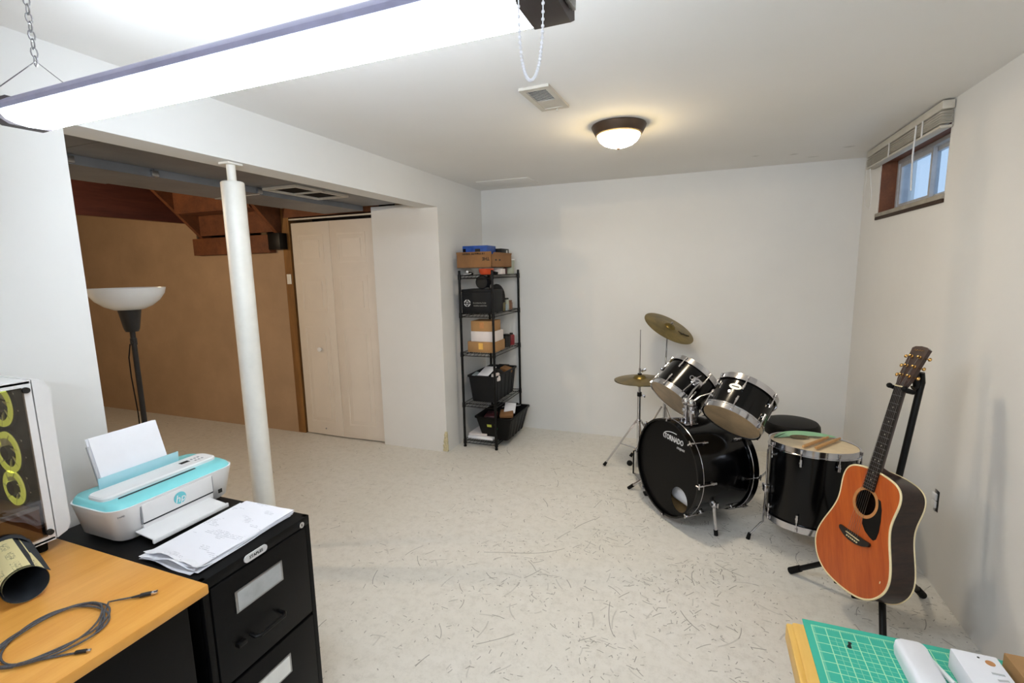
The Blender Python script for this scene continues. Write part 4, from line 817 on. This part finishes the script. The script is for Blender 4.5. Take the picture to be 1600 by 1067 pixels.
# ------------------------------------------------------------------ guitar
gx, gy, gn = V((0.40989143, -0.91153866, 0.03295871)), V((0.20460651, 0.12709805, 0.97055771)), V((-0.88888986, -0.39107972, 0.23860315))
GS = V((.632, 2.248, .386)); GM = frame(GS, gx, gy, gn); GD = .105
HW = [(0, 0), (.0008, .03), (.003, .055), (.010, .095), (.025, .13), (.05, .163), (.09, .190), (.125, .1985), (.16, .196), (.20, .184), (.24, .167), (.28, .150), (.32, .1385), (.35, .137), (.38, .140), (.41, .1445), (.435, .1455), (.46, .141), (.48, .129), (.495, .105), (.503, .07), (.508, .028), (.508, 0)]
OL = [(w, y - .221) for y, w in HW] + [(-w, y - .221) for y, w in HW[::-1][1:-1]]
# smooth the outline a little
for _ in range(2):
    n = len(OL); OL = [q for k in range(n) for q in (((.75 * OL[k][0] + .25 * OL[(k + 1) % n][0]), (.75 * OL[k][1] + .25 * OL[(k + 1) % n][1])), ((.25 * OL[k][0] + .75 * OL[(k + 1) % n][0]), (.25 * OL[k][1] + .75 * OL[(k + 1) % n][1])))]
gt = thing('acoustic_guitar', 'orange brown acoustic guitar leaning on a black stand', 'guitar', GM @ V((0, -.221, -.05)))
HCY, HR = .15, .051
g = G(GM); ii = []; oo_ = []
for x, y in OL:
    dv = V((x, y - HCY)).normalized(); ii.append([g.v((dv.x * HR, HCY + dv.y * HR, zz)) for zz in (0, -.004)]); oo_.append([g.v((x, y, zz)) for zz in (0, -.004)])
for k in range(len(OL)):
    j = (k + 1) % len(OL)
    for q in (0, 1): g.f([ii[k][q], ii[j][q], oo_[j][q], oo_[k][q]])
    g.f([ii[k][0], ii[j][0], ii[j][1], ii[k][1]])
part('soundboard', g, 'gtop', gt)
for o_ in [bpy.data.objects[-1]] if False else []: pass
g = G(GM); A = [g.v((x, y, -.004)) for x, y in OL]; B = [g.v((x, y, -GD)) for x, y in OL]; Ci = [g.v((x * .985, y * .985, -.005)) for x, y in OL]; Di = [g.v((x * .985, y * .985, -GD + .004)) for x, y in OL]; n = len(OL)
for k in range(n):
    j = (k + 1) % n; g.f([A[k], A[j], B[j], B[k]]); g.f([Ci[k], Ci[j], Di[j], Di[k]]); g.f([A[k], A[j], Ci[j], Ci[k]])
g.f(B); g.f(Di); part('sides_and_back', g, 'gside', gt, smooth=50)
part('binding', G(GM).tube([(x, y, -.002) for x, y in OL], .0042, 6, True), 'ivory', gt); part('binding', G(GM).tube([(x, y, -GD) for x, y in OL], .0032, 6, True), 'ivory', gt)
part('rosette', G(GM).lathe([(HR, -.002), (HR + .013, -.002), (HR + .013, .0006), (HR, .0006)], (0, HCY, 0), (0, 0, 1), 48, True), 'rosette', gt)
PG = [(.012, HCY - HR - .016)] + [((HR + .014) * math.cos(t), HCY + (HR + .014) * math.sin(t)) for t in [math.radians(-82 + 118 * k / 14) for k in range(15)]] + [(.066, HCY + .036), (.082, HCY + .005), (.092, HCY - .035), (.098, HCY - .08), (.095, HCY - .112), (.085, HCY - .122), (.066, HCY - .118), (.038, HCY - .106), (.016, HCY - .085)]
part('pickguard', G(GM).prism(PG, 0, .0018), 'blackmetal', gt)
BR = [(-.083, .006), (-.078, .012), (-.05, .011), (0, .012), (.05, .011), (.078, .012), (.083, .006), (.079, -.004), (.05, -.018), (.02, -.025), (-.02, -.025), (-.05, -.018), (-.079, -.004)]
br_ = part('bridge', G(GM).prism(BR, 0, .009), 'ebony', gt); part('saddle', G(GM).box((0, 0, .011), (.072, .003, .008), .001, Matrix.Rotation(-.05, 3, 'Z')), 'ivory', br_)
for k in range(6): part('bridge_pin', G(GM).ball((-.027 + .0108 * k, -.0115 - .0005 * k, .011), .0034, 8), 'ivory', br_)
part('strap_chip', G(GM).box((.165, -.10, .0008), (.003, .009, .001)), 'ivory', gt)
NY = .645
def taper(y0, y1, w0, w1, za, zb): 
    g = G(GM); P = [(-w0, y0), (w0, y0), (w1, y1), (-w1, y1)]; g.prism(P, za, zb); return g
fb = part('fretboard', taper(.205, NY, .0275, .0215, .0005, .0065), 'ebony', gt)
g = G(GM); sec = []
for y, w, dp in ((.287, .0255, .024), (.34, .0250, .022), (NY - .02, .0212, .020), (NY + .012, .0205, .016)):
    sec.append([g.v((w * math.cos(t), y, .0005 - dp * math.sin(t) ** .8 if 0 < t < PI else .0005)) for t in [PI * k / 8 for k in range(9)]])
for A, B in zip(sec, sec[1:]):
    for k in range(8): g.f([A[k], A[k + 1], B[k + 1], B[k]])
    g.f([A[0], B[0], B[8], A[8]])
g.f(sec[0]); g.f(sec[-1]); part('neck', g, 'gneck', gt)
g = G(GM); g.prism([(.255, -.0), (.315, -.0), (.30, -.04), (.29, -GD + .012), (.285, -GD + .002), (.255, -GD + .002)], -.0235, .0235, frame((0, 0, 0), (0, 1, 0), (0, 0, 1), (1, 0, 0))); part('neck_heel', g, 'gneck', gt)
for k in range(1, 21):
    y = NY - .645 * (1 - 2 ** (-k / 12)); 
    if y < .21: break
    w = .0215 + (.006) * (NY - y) / .44; part('fret', G(GM).box((0, y, .0070), (2 * w, .0016, .0016)), 'steel', fb)
for k in (3, 5, 7, 9, 12, 15, 17):
    y = NY - .645 * (1 - 2 ** (-(k - .5) / 12))
    for x in ((-.009, .009) if k == 12 else (0,)): part('fret_marker', G(GM).disc((x, y, .0064), (0, 0, 1), .0030, .0006, 12), 'pearl', fb)
part('nut', G(GM).box((0, NY + .002, .0055), (.044, .005, .0075), .001), 'ivory', gt)
th_ = math.radians(13); HM = GM @ Matrix.Translation((0, NY + .004, .0045)) @ Matrix.Rotation(-th_, 4, 'X')
hs = part('headstock', G(HM).prism([(-.0215, 0), (.0215, 0), (.030, .03), (.0325, .06), (.0365, .155), (.038, .166), (.026, .174), (0, .177), (-.026, .174), (-.038, .166), (-.0365, .155), (-.0325, .06), (-.030, .03)], -.015, 0), 'gneck', gt)
part('head_script', G(HM).tube([(-.024, .156, .0006), (-.018, .161, .0006), (-.014, .155, .0006), (-.008, .160, .0006), (-.003, .156, .0006), (.003, .160, .0006), (.009, .156, .0006), (.015, .160, .0006), (.023, .157, .0006)], .0009, 5), 'gold', hs)
SP = []
for s in (-1, 1):
    for k in range(3):
        y = .045 + k * .042; x = s * (.0165 + k * .001); pg = part('tuning_peg', G(HM).lathe([(0, 0), (.0065, 0), (.0065, .002), (.0035, .003), (.0035, .012), (.0045, .013), (0, .014)], (x, y, 0), (0, 0, 1), 14), 'gold', hs)
        g = G(HM); xe = s * (.031 + k * .0025); g.cyl((xe, y, -.008), (xe + s * .011, y, -.008), .0025, n=8); g.ball((xe + s * .018, y, -.008), .0095, 10, (.8, .85, .5)); part('peg_button', g, 'gold', pg); SP.append((x, y))
SP = [SP[2 - k] if False else SP[k] for k in (0, 1, 2)] + [SP[k] for k in (5, 4, 3)]
for k in range(6):
    h0 = HM @ V((SP[k][0], SP[k][1], .006)); gM = GM.inverted() @ h0
    part('string', G(GM).tube([(-.027 + .0108 * k, -.009, .012), (-.027 + .0108 * k, 0, .0155), (-.018 + .0072 * k, NY + .002, .0098), tuple(gM)], .00055, 4), 'steel', gt)
# guitar stand
gs = thing('guitar_stand', 'black tubular guitar stand with three legs', 'stand', (.76, 2.31, 0))
hub = V((.752, 2.33, .30)); ptop = V((.838, 2.363, 1.0)); bend = V((.846, 2.368, 1.045)); yk = GM @ V((0, NY - .012, -.034))
yk2 = yk + V((.02, .01, .012))
part('upright', G().tube([hub - V((.004, .003, .03)), hub, ptop, ptop.lerp(bend, .6), bend + V((-.008, -.004, .018)), bend + V((-.03, -.013, .028)), yk2 + V((.012, .004, .008)), yk2], .0125, 12), 'blackmetal', gs)
yg = part('neck_yoke', G(GM).tube([(.036, NY - .006, .012), (.036, NY - .010, -.026), (.02, NY - .012, -.036), (-.02, NY - .012, -.036), (-.036, NY - .010, -.026), (-.036, NY - .006, .012)], .0085, 10), 'rubber', gs)
part('yoke_tip', G(GM).ball((-.036, NY - .004, .016), .011, 10), 'rubber', yg); part('yoke_tip', G(GM).ball((.036, NY - .004, .016), .011, 10), 'rubber', yg)
part('hub_collar', G().cyl(hub - V((.006, .004, .05)), hub + V((.004, .003, .03)), .022, .02, 14), 'blackmetal', gs)
for ft in (V((.462, 2.535, .013)), V((.985, 2.53, .013)), V((.690, 2.01, .013))):
    dr = (ft - hub).normalized(); lg = part('leg', G().tube([hub, ft], .0125, 12), 'blackmetal', gs); part('rubber_foot', G().cyl(ft - dr * .055, ft + dr * .004, .0155, .0165, 14), 'rubber', lg)
g = G(); cr0 = hub + V((-.012, -.008, -.10)); pb = GM @ V((0, -.2225 - .011, -.05))
for s in (-1, 1):
    q = [GM @ V((s * .05, -.2225 - .006, -GD - .01)), GM @ V((s * .05, -.2225 - .0105, -.06)), GM @ V((s * .05, -.2225 - .0105, -.02))]
    part('cradle_arm', G().tube([GM @ V((0, -.19, -GD - .03)), GM @ V((s * .035, -.215, -GD - .025))] + q, .0075, 8), 'rubber', gs)
part('cradle_strut', G().tube([hub - V((.004, .003, .02)), GM @ V((0, -.19, -GD - .03))], .012, 10), 'blackmetal', gs)

# ------------------------------------------------------------------ file cabinet
CX0, CX1, CY0, CY1, CZ = -1.86, -1.185, .775, 1.150, .72
fc_ = thing('file_cabinet', 'black metal file cabinet under the printer', 'cabinet', ((CX0 + CX1) / 2, (CY0 + CY1) / 2, 0))
g = G(); g.span((CX0, CY0, 0), (CX1 - .012, CY1, CZ - .002), .003); g.span((CX0, CY0, CZ - .03), (CX1 - .001, CY1, CZ), .003); g.span((CX1 - .02, CY0, 0), (CX1 - .002, CY0 + .018, CZ), .002); g.span((CX1 - .02, CY1 - .018, 0), (CX1 - .002, CY1, CZ), .002); g.span((CX1 - .02, CY0, 0), (CX1 - .002, CY1, .05), .002); part('body', g, 'cabinet', fc_)
for k, (z0, z1) in enumerate(((.383, .686), (.062, .372))):
    dr = part('drawer', G().span((CX1 - .018, CY0 + .021, z0), (CX1 + .001, CY1 - .021, z1), .003), 'cabinet', fc_); zc = z0 + .218; yc = .942
    lh = part('label_holder', G().span((CX1 + .001, yc - .082, zc - .032), (CX1 + .004, yc + .082, zc + .034), .001), 'steel', dr); part('label_card', G().span((CX1 + .0042, yc - .075, zc - .026), (CX1 + .0048, yc + .075, zc + .029)), 'label' if k == 0 else 'labelw', lh)
    zh = z0 + .095; part('handle', G().tube([(CX1 - .002, yc - .045, zh), (CX1 + .022, yc - .045, zh - .002), (CX1 + .03, yc - .036, zh - .002), (CX1 + .03, yc + .050, zh - .002), (CX1 + .022, yc + .058, zh - .002), (CX1 - .002, yc + .058, zh)], .006, 10), 'blackmetal', dr)
    part('thumb_latch', G().box((CX1 + .008, yc - .082, zh + .002), (.018, .026, .013), .003), 'blackmetal', dr)
lk = part('lock', G().cyl((CX1 - .004, 1.113, .703), (CX1 + .004, 1.113, .703), .010, .0095, 20), 'chrome', fc_); part('keyhole', G().box((CX1 + .0042, 1.113, .703), (.001, .002, .009)), 'ink', lk)
CFX = lambda y, z, x=CX1: frame((x, y, z), (0, 1, 0), (0, 0, 1), (1, 0, 0))
P = [(.028 + .011 * math.cos(t), .011 * math.sin(t)) for t in [math.radians(-90 + 18 * k) for k in range(11)]] + [(-.028 + .011 * math.cos(t), .011 * math.sin(t)) for t in [math.radians(90 + 18 * k) for k in range(11)]]
bdg = part('badge', G().prism(P, -.001, .0025, CFX(.940, .7055)), 'whiteink', fc_, 'white oval STAPLES badge'); part('lettering', G().text('STAPLES', .0125, CFX(.940, .7055, CX1 + .0027), bold=.02, sx=1.0), 'ink', bdg)
# ------------------------------------------------------------------ desk
DX, DY, DZ = -1.130, .757, .742
dk = thing('desk', 'golden wood topped desk with dark pedestal against left wall', 'desk', (-1.53, 0, 0))
part('desktop', G().span((XL + .006, -.75, DZ - .026), (DX, DY, DZ), .004), 'desk', dk)
part('pedestal', G().span((XL + .03, .39, .0), (DX - .05, DY - .025, DZ - .03), .003), 'cabinet', dk); part('pedestal', G().span((XL + .03, -.72, 0), (DX - .05, -.35, DZ - .03), .003), 'cabinet', dk)
part('modesty_panel', G().span((XL + .05, -.35, .25), (XL + .07, .39, DZ - .03)), 'cabinet', dk)
# ------------------------------------------------------------------ PC tower
px, pz0, pz1, pyf = -1.70, .772, 1.238, .762
pc = thing('computer_tower', 'white computer tower with glass side and glowing lime fans', 'computer', (-1.80, .55, DZ))
PX0 = -1.925; PY0 = .33
g = G(); g.span((PX0, PY0, pz0), (PX0 + .006, .725, pz1), .001); g.span((PX0, PY0, pz1 - .012), (px, .725, pz1), .003); g.span((PX0, PY0, pz0), (px, .725, pz0 + .012), .003); g.span((PX0, PY0, pz0), (px, PY0 + .008, pz1)); part('case_shell', g, 'white', pc)
g = G(); rect(g, px - .006, px, PY0, .724, pz0, pz1, .018); part('side_frame', g, 'white', pc)
g = G(); g.prism([(.727, pz0 + .002), (.752, pz0 + .012), (pyf, pz0 + .03), (pyf, pz1 - .03), (.752, pz1 - .006), (.727, pz1)], 0, px - PX0, frame((PX0, 0, 0), (0, 1, 0), (0, 0, 1), (1, 0, 0))); part('front_bezel', g, 'white', pc)
part('glass_panel', G().span((px + .0005, PY0 + .02, pz0 + .018), (px + .0035, .706, pz1 - .02)), 'pcglass', pc, 'smoked glass side panel')
for y in (.711, PY0 + .02):
    for z in (pz0 + .028, pz1 - .026): part('thumbscrew', G().cyl((px - .001, y, z), (px + .008, y, z), .0085, .008, 16), 'ink', pc)
g = G(); g.span((PX0 + .0065, PY0 + .009, pz0 + .013), (PX0 + .009, .7245, pz1 - .013)); g.span((PX0 + .009, .719, pz0 + .013), (px - .007, .7245, pz1 - .013)); g.span((PX0 + .009, PY0 + .009, pz1 - .0155), (px - .007, .719, pz1 - .013)); part('inner_tray', g, 'board', pc); part('motherboard', G().span((PX0 + .01, PY0 + .03, pz0 + .13), (PX0 + .02, .62, pz1 - .03)), 'board', pc); part('shroud', G().span((PX0 + .01, PY0 + .01, pz0 + .012), (px - .008, .70, pz0 + .10)), 'card2', pc); part('shelf_edge', G().span((px - .016, PY0 + .02, pz0 + .10), (px - .008, .702, pz0 + .110)), 'alu', pc)
for k, zc in enumerate((1.165, 1.03, .925)):
    cy_ = .700; cx_ = -1.80; rr = .058 if k < 2 else .050
    fo = part('fan_frame', G().hoop((cx_, cy_, zc), (0, 1, 0), rr + .002, rr + .005, -.004, .004, 36), 'fanhub', pc)
    part('light_ring', G().hoop((cx_, cy_, zc), (0, 1, 0), rr - .015, rr + .002, -.008, -.004, 36), 'fanring', fo, 'lime glowing ring')
    part('fan_hub', G().cyl((cx_, cy_ - .014, zc), (cx_, cy_ + .01, zc), .02, n=20), 'fanhub', fo)
    for q in range(7):
        a = 2 * PI * q / 7; g = G(); Fq = Matrix.Translation((cx_, cy_, zc)) @ Matrix.Rotation(a, 4, 'Y')
        g.add((lambda: (lambda t: (bmesh.ops.create_cube(t, size=1), bmesh.ops.scale(t, vec=(rr - .024, .002, .034), verts=t.verts), t)[2])(bmesh.new()))(), Fq @ Matrix.Translation(((rr + .021) / 2, 0, 0)) @ Matrix.Rotation(.5, 4, 'X')); part('fan_blade', g, 'fanblade', fo)
for y in (.42, .70):
    for x in (PX0 + .03, px - .03): part('foot', G().cyl((x, y, DZ), (x, y, pz0 + .002), .014, .016, 14), 'rubber', pc)
part('lettering', greek(G(), frame((px - .05, .63, pz1 + .0002), (0, 1, 0), (-1, 0, 0), (0, 0, 1)), .06, .018, 4, 5), 'ink', pc)
# ------------------------------------------------------------------ printer
pr = thing('printer', 'white and aqua inkjet printer with paper loaded at the back', 'printer', (-1.68, .985, CZ))
def rr_loop(x0, x1, y0, y1, z, r, n=6):
    P = []
    for cx_, cy_, a0 in ((x1 - r, y1 - r, 0), (x0 + r, y1 - r, 90), (x0 + r, y0 + r, 180), (x1 - r, y0 + r, 270)):
        for k in range(n): a = math.radians(a0 + 90 * k / (n - 1)); P.append((cx_ + r * math.cos(a), cy_ + r * math.sin(a), z))
    return P
def loft(g, loops, cap0=True, cap1=True):
    R = [[g.v(p) for p in L] for L in loops]
    for A, B in zip(R, R[1:]):
        n = len(A)
        for k in range(n): g.f([A[k], A[(k + 1) % n], B[(k + 1) % n], B[k]])
    if cap0: g.f(R[0][::-1])
    if cap1: g.f(R[-1])
    return g
ptz = .833
part('body', loft(G(), [rr_loop(-1.775, -1.585, .83, 1.155, CZ + .002, .03), rr_loop(-1.785, -1.572, .815, 1.175, CZ + .012, .04), rr_loop(-1.795, -1.560, .795, 1.198, ptz - .008, .05), rr_loop(-1.796, -1.559, .793, 1.20, ptz, .05)]), 'printer', pr, smooth=50)
part('top_deck', loft(G(), [rr_loop(-1.793, -1.563, .797, 1.196, ptz - .002, .046), rr_loop(-1.790, -1.572, .803, 1.19, ptz + .010, .042), rr_loop(-1.785, -1.595, .81, 1.183, ptz + .016, .035)]), 'aqua', pr, smooth=50)
lid = part('scanner_bar', loft(G(), [rr_loop(-1.715, -1.628, .812, 1.178, ptz + .012, .022), rr_loop(-1.715, -1.628, .812, 1.178, ptz + .024, .022), rr_loop(-1.712, -1.632, .816, 1.174, ptz + .028, .018)]), 'printer', pr)
part('scan_slot', G().box((-1.612, .965, ptz + .0135), (.016, .24, .008), .002, E3(0, .22, 0)), 'darkslot', pr); part('slot_lip', G().box((-1.600, .965, ptz + .0135), (.02, .25, .004), .001, E3(0, .25, 0)), 'aqua', pr)
sc = part('display', G().span((-1.685, 1.075, ptz + .0275), (-1.668, 1.105, ptz + .0288)), 'ink', lid)
for k in range(6): part('button', G().box((-1.68 + .022 * (k % 2), 1.118 + .012 * (k // 2), ptz + .0283), (.008, .006, .001)), 'grey', lid)
part('front_door', G().span((-1.565, .872, CZ + .048), (-1.5575, 1.098, ptz - .008), .001), 'printer', pr)
part('door_gap', G().span((-1.564, .868, CZ + .044), (-1.5605, 1.102, ptz - .006)), 'grey', pr)
part('output_slot', G().span((-1.5690, .872, CZ + .024), (-1.560, 1.098, CZ + .046)), 'printer', pr); part('slot_shadow', G().span((-1.561, .872, CZ + .0435), (-1.558, 1.098, CZ + .0475)), 'darkslot', pr)
tr = part('output_tray', G().box((-1.523, .968, CZ + .024), (.085, .238, .004), .001, E3(0, .12, 0)), 'printer', pr); part('tray_lip', G().box((-1.481, .968, CZ + .016), (.008, .245, .014), .002), 'printer', tr)
rp = lambda y, z: frame((-1.557 + .001, y, z), (0, 1, 0), (0, 0, 1), (1, 0, 0))
lg_ = part('logo_disc', G().prism([(.0195 * math.cos(t), .0195 * math.sin(t)) for t in [2 * PI * k / 32 for k in range(32)]], -.001, .0006, rp(.985, CZ + .078)), 'aqualogo', pr, 'round aqua logo'); part('lettering', G().text('hp', .034, rp(.985, CZ + .0755) @ Matrix.Translation((0, 0, .0007)), shear=.25), 'white', lg_)
part('status_label', G().box((-1.5595, 1.125, CZ + .038), (.003, .014, .014), .001), 'ink', pr)
part('lettering', G().text('DeskJet 3755', .0075, frame((-1.5655, .83, ptz - .02), V((.12, 1, 0)).normalized(), V((0, 0, 1)), V((1, -.12, 0)).normalized())), 'grey', pr)
ang = .30; PF = frame((-1.742, .985, ptz + .012), (0, 1, 0), (-math.sin(ang), 0, math.cos(ang)), (math.cos(ang), 0, math.sin(ang)))
part('input_flap', G(PF).box((0, .016, .012), (.25, .05, .002), .0005, Matrix.Rotation(.35, 3, 'X')), 'aquaT', pr)
part('paper_support', G(PF).box((-.03, .085, -.012), (.16, .17, .003), .001), 'white', pr); part('paper_guide', G(PF).box((-.113, .07, -.004), (.006, .15, .01), .001), 'alu', pr)
for k, (dx, rz, lb) in enumerate(((0, .0, 'front sheet of white paper standing in the printer'), (-.004, .02, 'rear sheet of white paper standing in the printer'))):
    solo('paper_sheet', G(PF).box((dx - .005, .075, .002 - .004 * k), (.205, .19, .0008), 0, Matrix.Rotation(rz, 3, 'Z')), 'paper', lb, 'paper', 'paper in the printer')
# loose printed sheets on the cabinet
for k in range(7):
    z = CZ + .0012 + .0016 * k; rot = (-.02, .03, -.015, .02, .0, .035, .012)[k]; ox = (0, .006, -.004, .004, .002, -.006, 0)[k]; oy = (-.012, -.006, .004, -.004, .002, -.008, .006)[k]
    X = Matrix.Translation((-1.342 + ox, .965 + oy, z)) @ Matrix.Rotation(rot, 4, 'Z'); w, l_ = .216, .335; g = G(X)
    cv_ = lambda u, v, k=k: ((u - .5) * w, (v - .5) * l_, .0005 + (.010 + .001 * k) * max(0, (.16 - v) / .16) ** 2 * (.3 + .7 * math.sin(u * 5 + k)) ** 2 + .006 * max(0, u - .8) * (1 + math.sin(v * 9 + k)) / 1.0)
    P1 = g.grid(cv_, 10, 16); P2 = g.grid(lambda u, v: V(cv_(u, v)) + V((0, 0, .0006)), 10, 16)
    solo('paper_sheet', g, 'printed' if k == 6 else 'paper', 'topmost printed sheet of the paper pile on the cabinet' if k == 6 else 'white sheet in the paper pile on the cabinet', 'paper', None if k == 6 else 'sheets in the pile on the cabinet')
# rolled grip tape
R0 = V((-1.478, .560, DZ)); da = V((-.94, .24, .0)).normalized(); 
ro = thing('grip_tape_roll', 'rolled sheet with printed cream backing lying on the desk', 'roll', R0)
def spiral(u, v, r0=.0385, turns=1.35, th=0):
    a = -1.9 + u * turns * 2 * PI; r = r0 + .0045 * u * turns + th; e1 = V((0, 0, 1)); e2 = da.cross(e1); c = R0 + V((0, 0, .0475)) + da * (v * .27)
    return c + (math.cos(a) * e1 + math.sin(a) * e2) * r
for nm, th, m in (('printed_backing', .0011, 'grip'), ('grit_face', 0, 'gritback')):
    g = G(); P = g.grid(lambda u, v: spiral(u, v, th=th), 60, 4); o_ = part(nm, g, m, ro, smooth=60)
    if nm == 'printed_backing':
        uvl = o_.data.uv_layers.new(name='UVMap'); inv = None
        for lp in o_.data.loops:
            co = o_.data.vertices[lp.vertex_index].co + R0; rel = co - (R0 + V((0, 0, .0475))); vv = rel.dot(da) / .27; e1 = V((0, 0, 1)); e2 = da.cross(e1); aa = math.atan2(rel.dot(e2), rel.dot(e1)); uvl.data[lp.index].uv = (aa / (2 * PI) + .5, vv)
g = G(); e2 = da.cross(V((0, 0, 1))); q = [spiral(1, v) for v in (0, 1)]
vs = [g.v(q[0]), g.v(q[1]), g.v(q[1] + V((.012, .035, -.03))), g.v(q[0] + V((.012, .03, -.03)))]; g.f(vs); part('loose_edge', g, 'gritback', ro)
part('dark_wrap', G().hoop(R0 + V((0, 0, .0475)), da, .0462, .0476, .205, .272, 40), 'gritback', ro)
# usb cable
uc = thing('usb_cable', 'coiled grey braided charging cable on the desk', 'cable', (-1.30, .54, DZ))
pts = [V((-1.176, .500, DZ + .003)), V((-1.188, .492, DZ + .003))]
for k in range(0, 190):
    t = k / 189; a = -1.0 - t * 2 * PI * 3.80; rr_ = 1 + .10 * math.sin(2.6 * a + 1) * math.sin(a * .31) - .12 * t * math.sin(a + .5)
    pts.append(V((-1.283 + .006 * math.sin(a * .7) + math.cos(a) * .080 * rr_, .523 + .005 * math.cos(a * .5) + math.sin(a) * .092 * rr_, DZ + .003 + .0018 * (k * 3.8 / 189 % 3) + .0015 * abs(math.sin(a * 2.3)))))
pts += [V((-1.285, .622, DZ + .006)), V((-1.270, .638, DZ + .005)), V((-1.255, .650, DZ + .005)), V((-1.243, .660, DZ + .005))]
part('cord', G().tube(pts, .0021, 7), 'cable', uc)
dv = V((.72, .70, 0)).normalized(); X = frame((-1.238, .664, DZ + .0055), V((dv.y, -dv.x, 0)), dv, (0, 0, 1))
pl = part('plug', G(X).box((0, .010, 0), (.011, .024, .007), .002), 'cabledark', uc); part('strain_relief', G(X).cyl((0, -.018, 0), (0, 0, 0), .0025, .0035, 8), 'cabledark', pl); part('connector', G(X).box((0, .028, 0), (.0095, .013, .0045), .0005), 'chrome', pl)
p0 = pts[0]; d0 = (pts[0] - pts[1]).normalized(); d0.z = 0; X = frame((p0.x, p0.y, DZ + .0045), V((d0.y, -d0.x, 0)), d0, (0, 0, 1)); pl = part('plug', G(X).box((0, .010, 0), (.008, .022, .006), .002), 'cabledark', uc); part('connector', G(X).box((0, .024, 0), (.006, .008, .003), .0005), 'chrome', pl)
# ------------------------------------------------------------------ cutting table bottom right
tt = thing('work_table', 'yellow pine table edge at the bottom right corner', 'table', (.75, .7, 0))
part('tabletop', G().span((.208, .30, .706), (XR - .02, 1.100, .741), .006), 'pine', tt); part('edge_strip', G().span((.197, .30, .700), (.212, 1.095, .739), .004), 'pine', tt)
for x in (.26, XR - .08):
    for y in (.35, 1.04): part('leg', G().span((x - .025, y - .025, 0), (x + .025, y + .025, .707), .003), 'pine', tt)
MO = V((.2445, 1.097, .7415))
cm = thing('cutting_mat', 'green gridded cutting mat lying on the pine table', 'mat', MO)
part('mat_sheet', G().span((.230, .50, .7415), (.5675, 1.112, .7445), .001), 'matgreen', cm)
PK = random.Random(3)
def pouch(name, c, w, l, h, rot, m, label, cat):
    g = G(Matrix.Translation(c) @ Matrix.Rotation(rot, 4, 'Z'))
    loft(g, [[(x * .94, y * .97, .0) for x, y, _ in rr_loop(-w / 2, w / 2, -l / 2, l / 2, 0, .012)], rr_loop(-w / 2, w / 2, -l / 2, l / 2, h * .45, .014), [(x * .97, y * .985, h * .85) for x, y, _ in rr_loop(-w / 2, w / 2, -l / 2, l / 2, 0, .014)], [(x * .82, y * .94, h) for x, y, _ in rr_loop(-w / 2, w / 2, -l / 2, l / 2, 0, .012)]])
    return solo(name, g, m, label, cat, None, 60)
wb = pouch('paper_packet', (.404, .975, .745), .052, .20, .030, .0, 'paper', 'long white folded packet lying on the green mat', 'packet')
part('print_mark', G().box((.398, .945, .7755), (.022, .018, .0008), .0, E3(0, 0, .3)), 'brownglass', wb)
nb = carton('white_carton', .462, .530, .86, 1.058, .745, .785, 'paper', 'white printed carton beside the white packet on the mat', lid=False)
g = G(); 
for k in range(5): g.box((.512 + .001 * k, 1.01 - .014 * k, .7853), (.018 - .002 * k, .004, .0006), 0, E3(0, 0, .2 * k))
part('print_mark', g, 'label', nb[0]); part('print_spot', G().disc((.512, 1.036, .785), (0, 0, 1), .007, .0006, 16), 'rosette', nb[0]); part('print_spot', G().disc((.499, 1.046, .785), (0, 0, 1), .002, .0006, 10), 'ink', nb[0])
kc = carton('kraft_carton', .545, .66, .86, 1.07, .745, .79, 'card', 'brown kraft carton at the right end of the mat', lid=False); part('label_patch', G().box((.61, 1.03, .7903), (.04, .05, .0006)), 'paper', kc[0])
pen = thing('marker_pen', 'white marker pen between the packet and the white carton', 'pen', (.445, 1.03, .745)); part('barrel', G().cyl((.452, 1.005, .7505), (.437, 1.055, .7505), .0045, n=10), 'white', pen); part('cap', G().cyl((.4525, 1.003, .7505), (.456, .992, .7505), .005, .004, 10), 'ink', pen)
solo('push_pin', G().lathe([(0, 0), (.004, 0), (.003, .003), (.002, .006), (.0035, .009), (0, .010)], (.3030, 1.052, .7445), (0, 0, 1), 10), 'ink', 'small black pin on the green mat grid', 'pin')
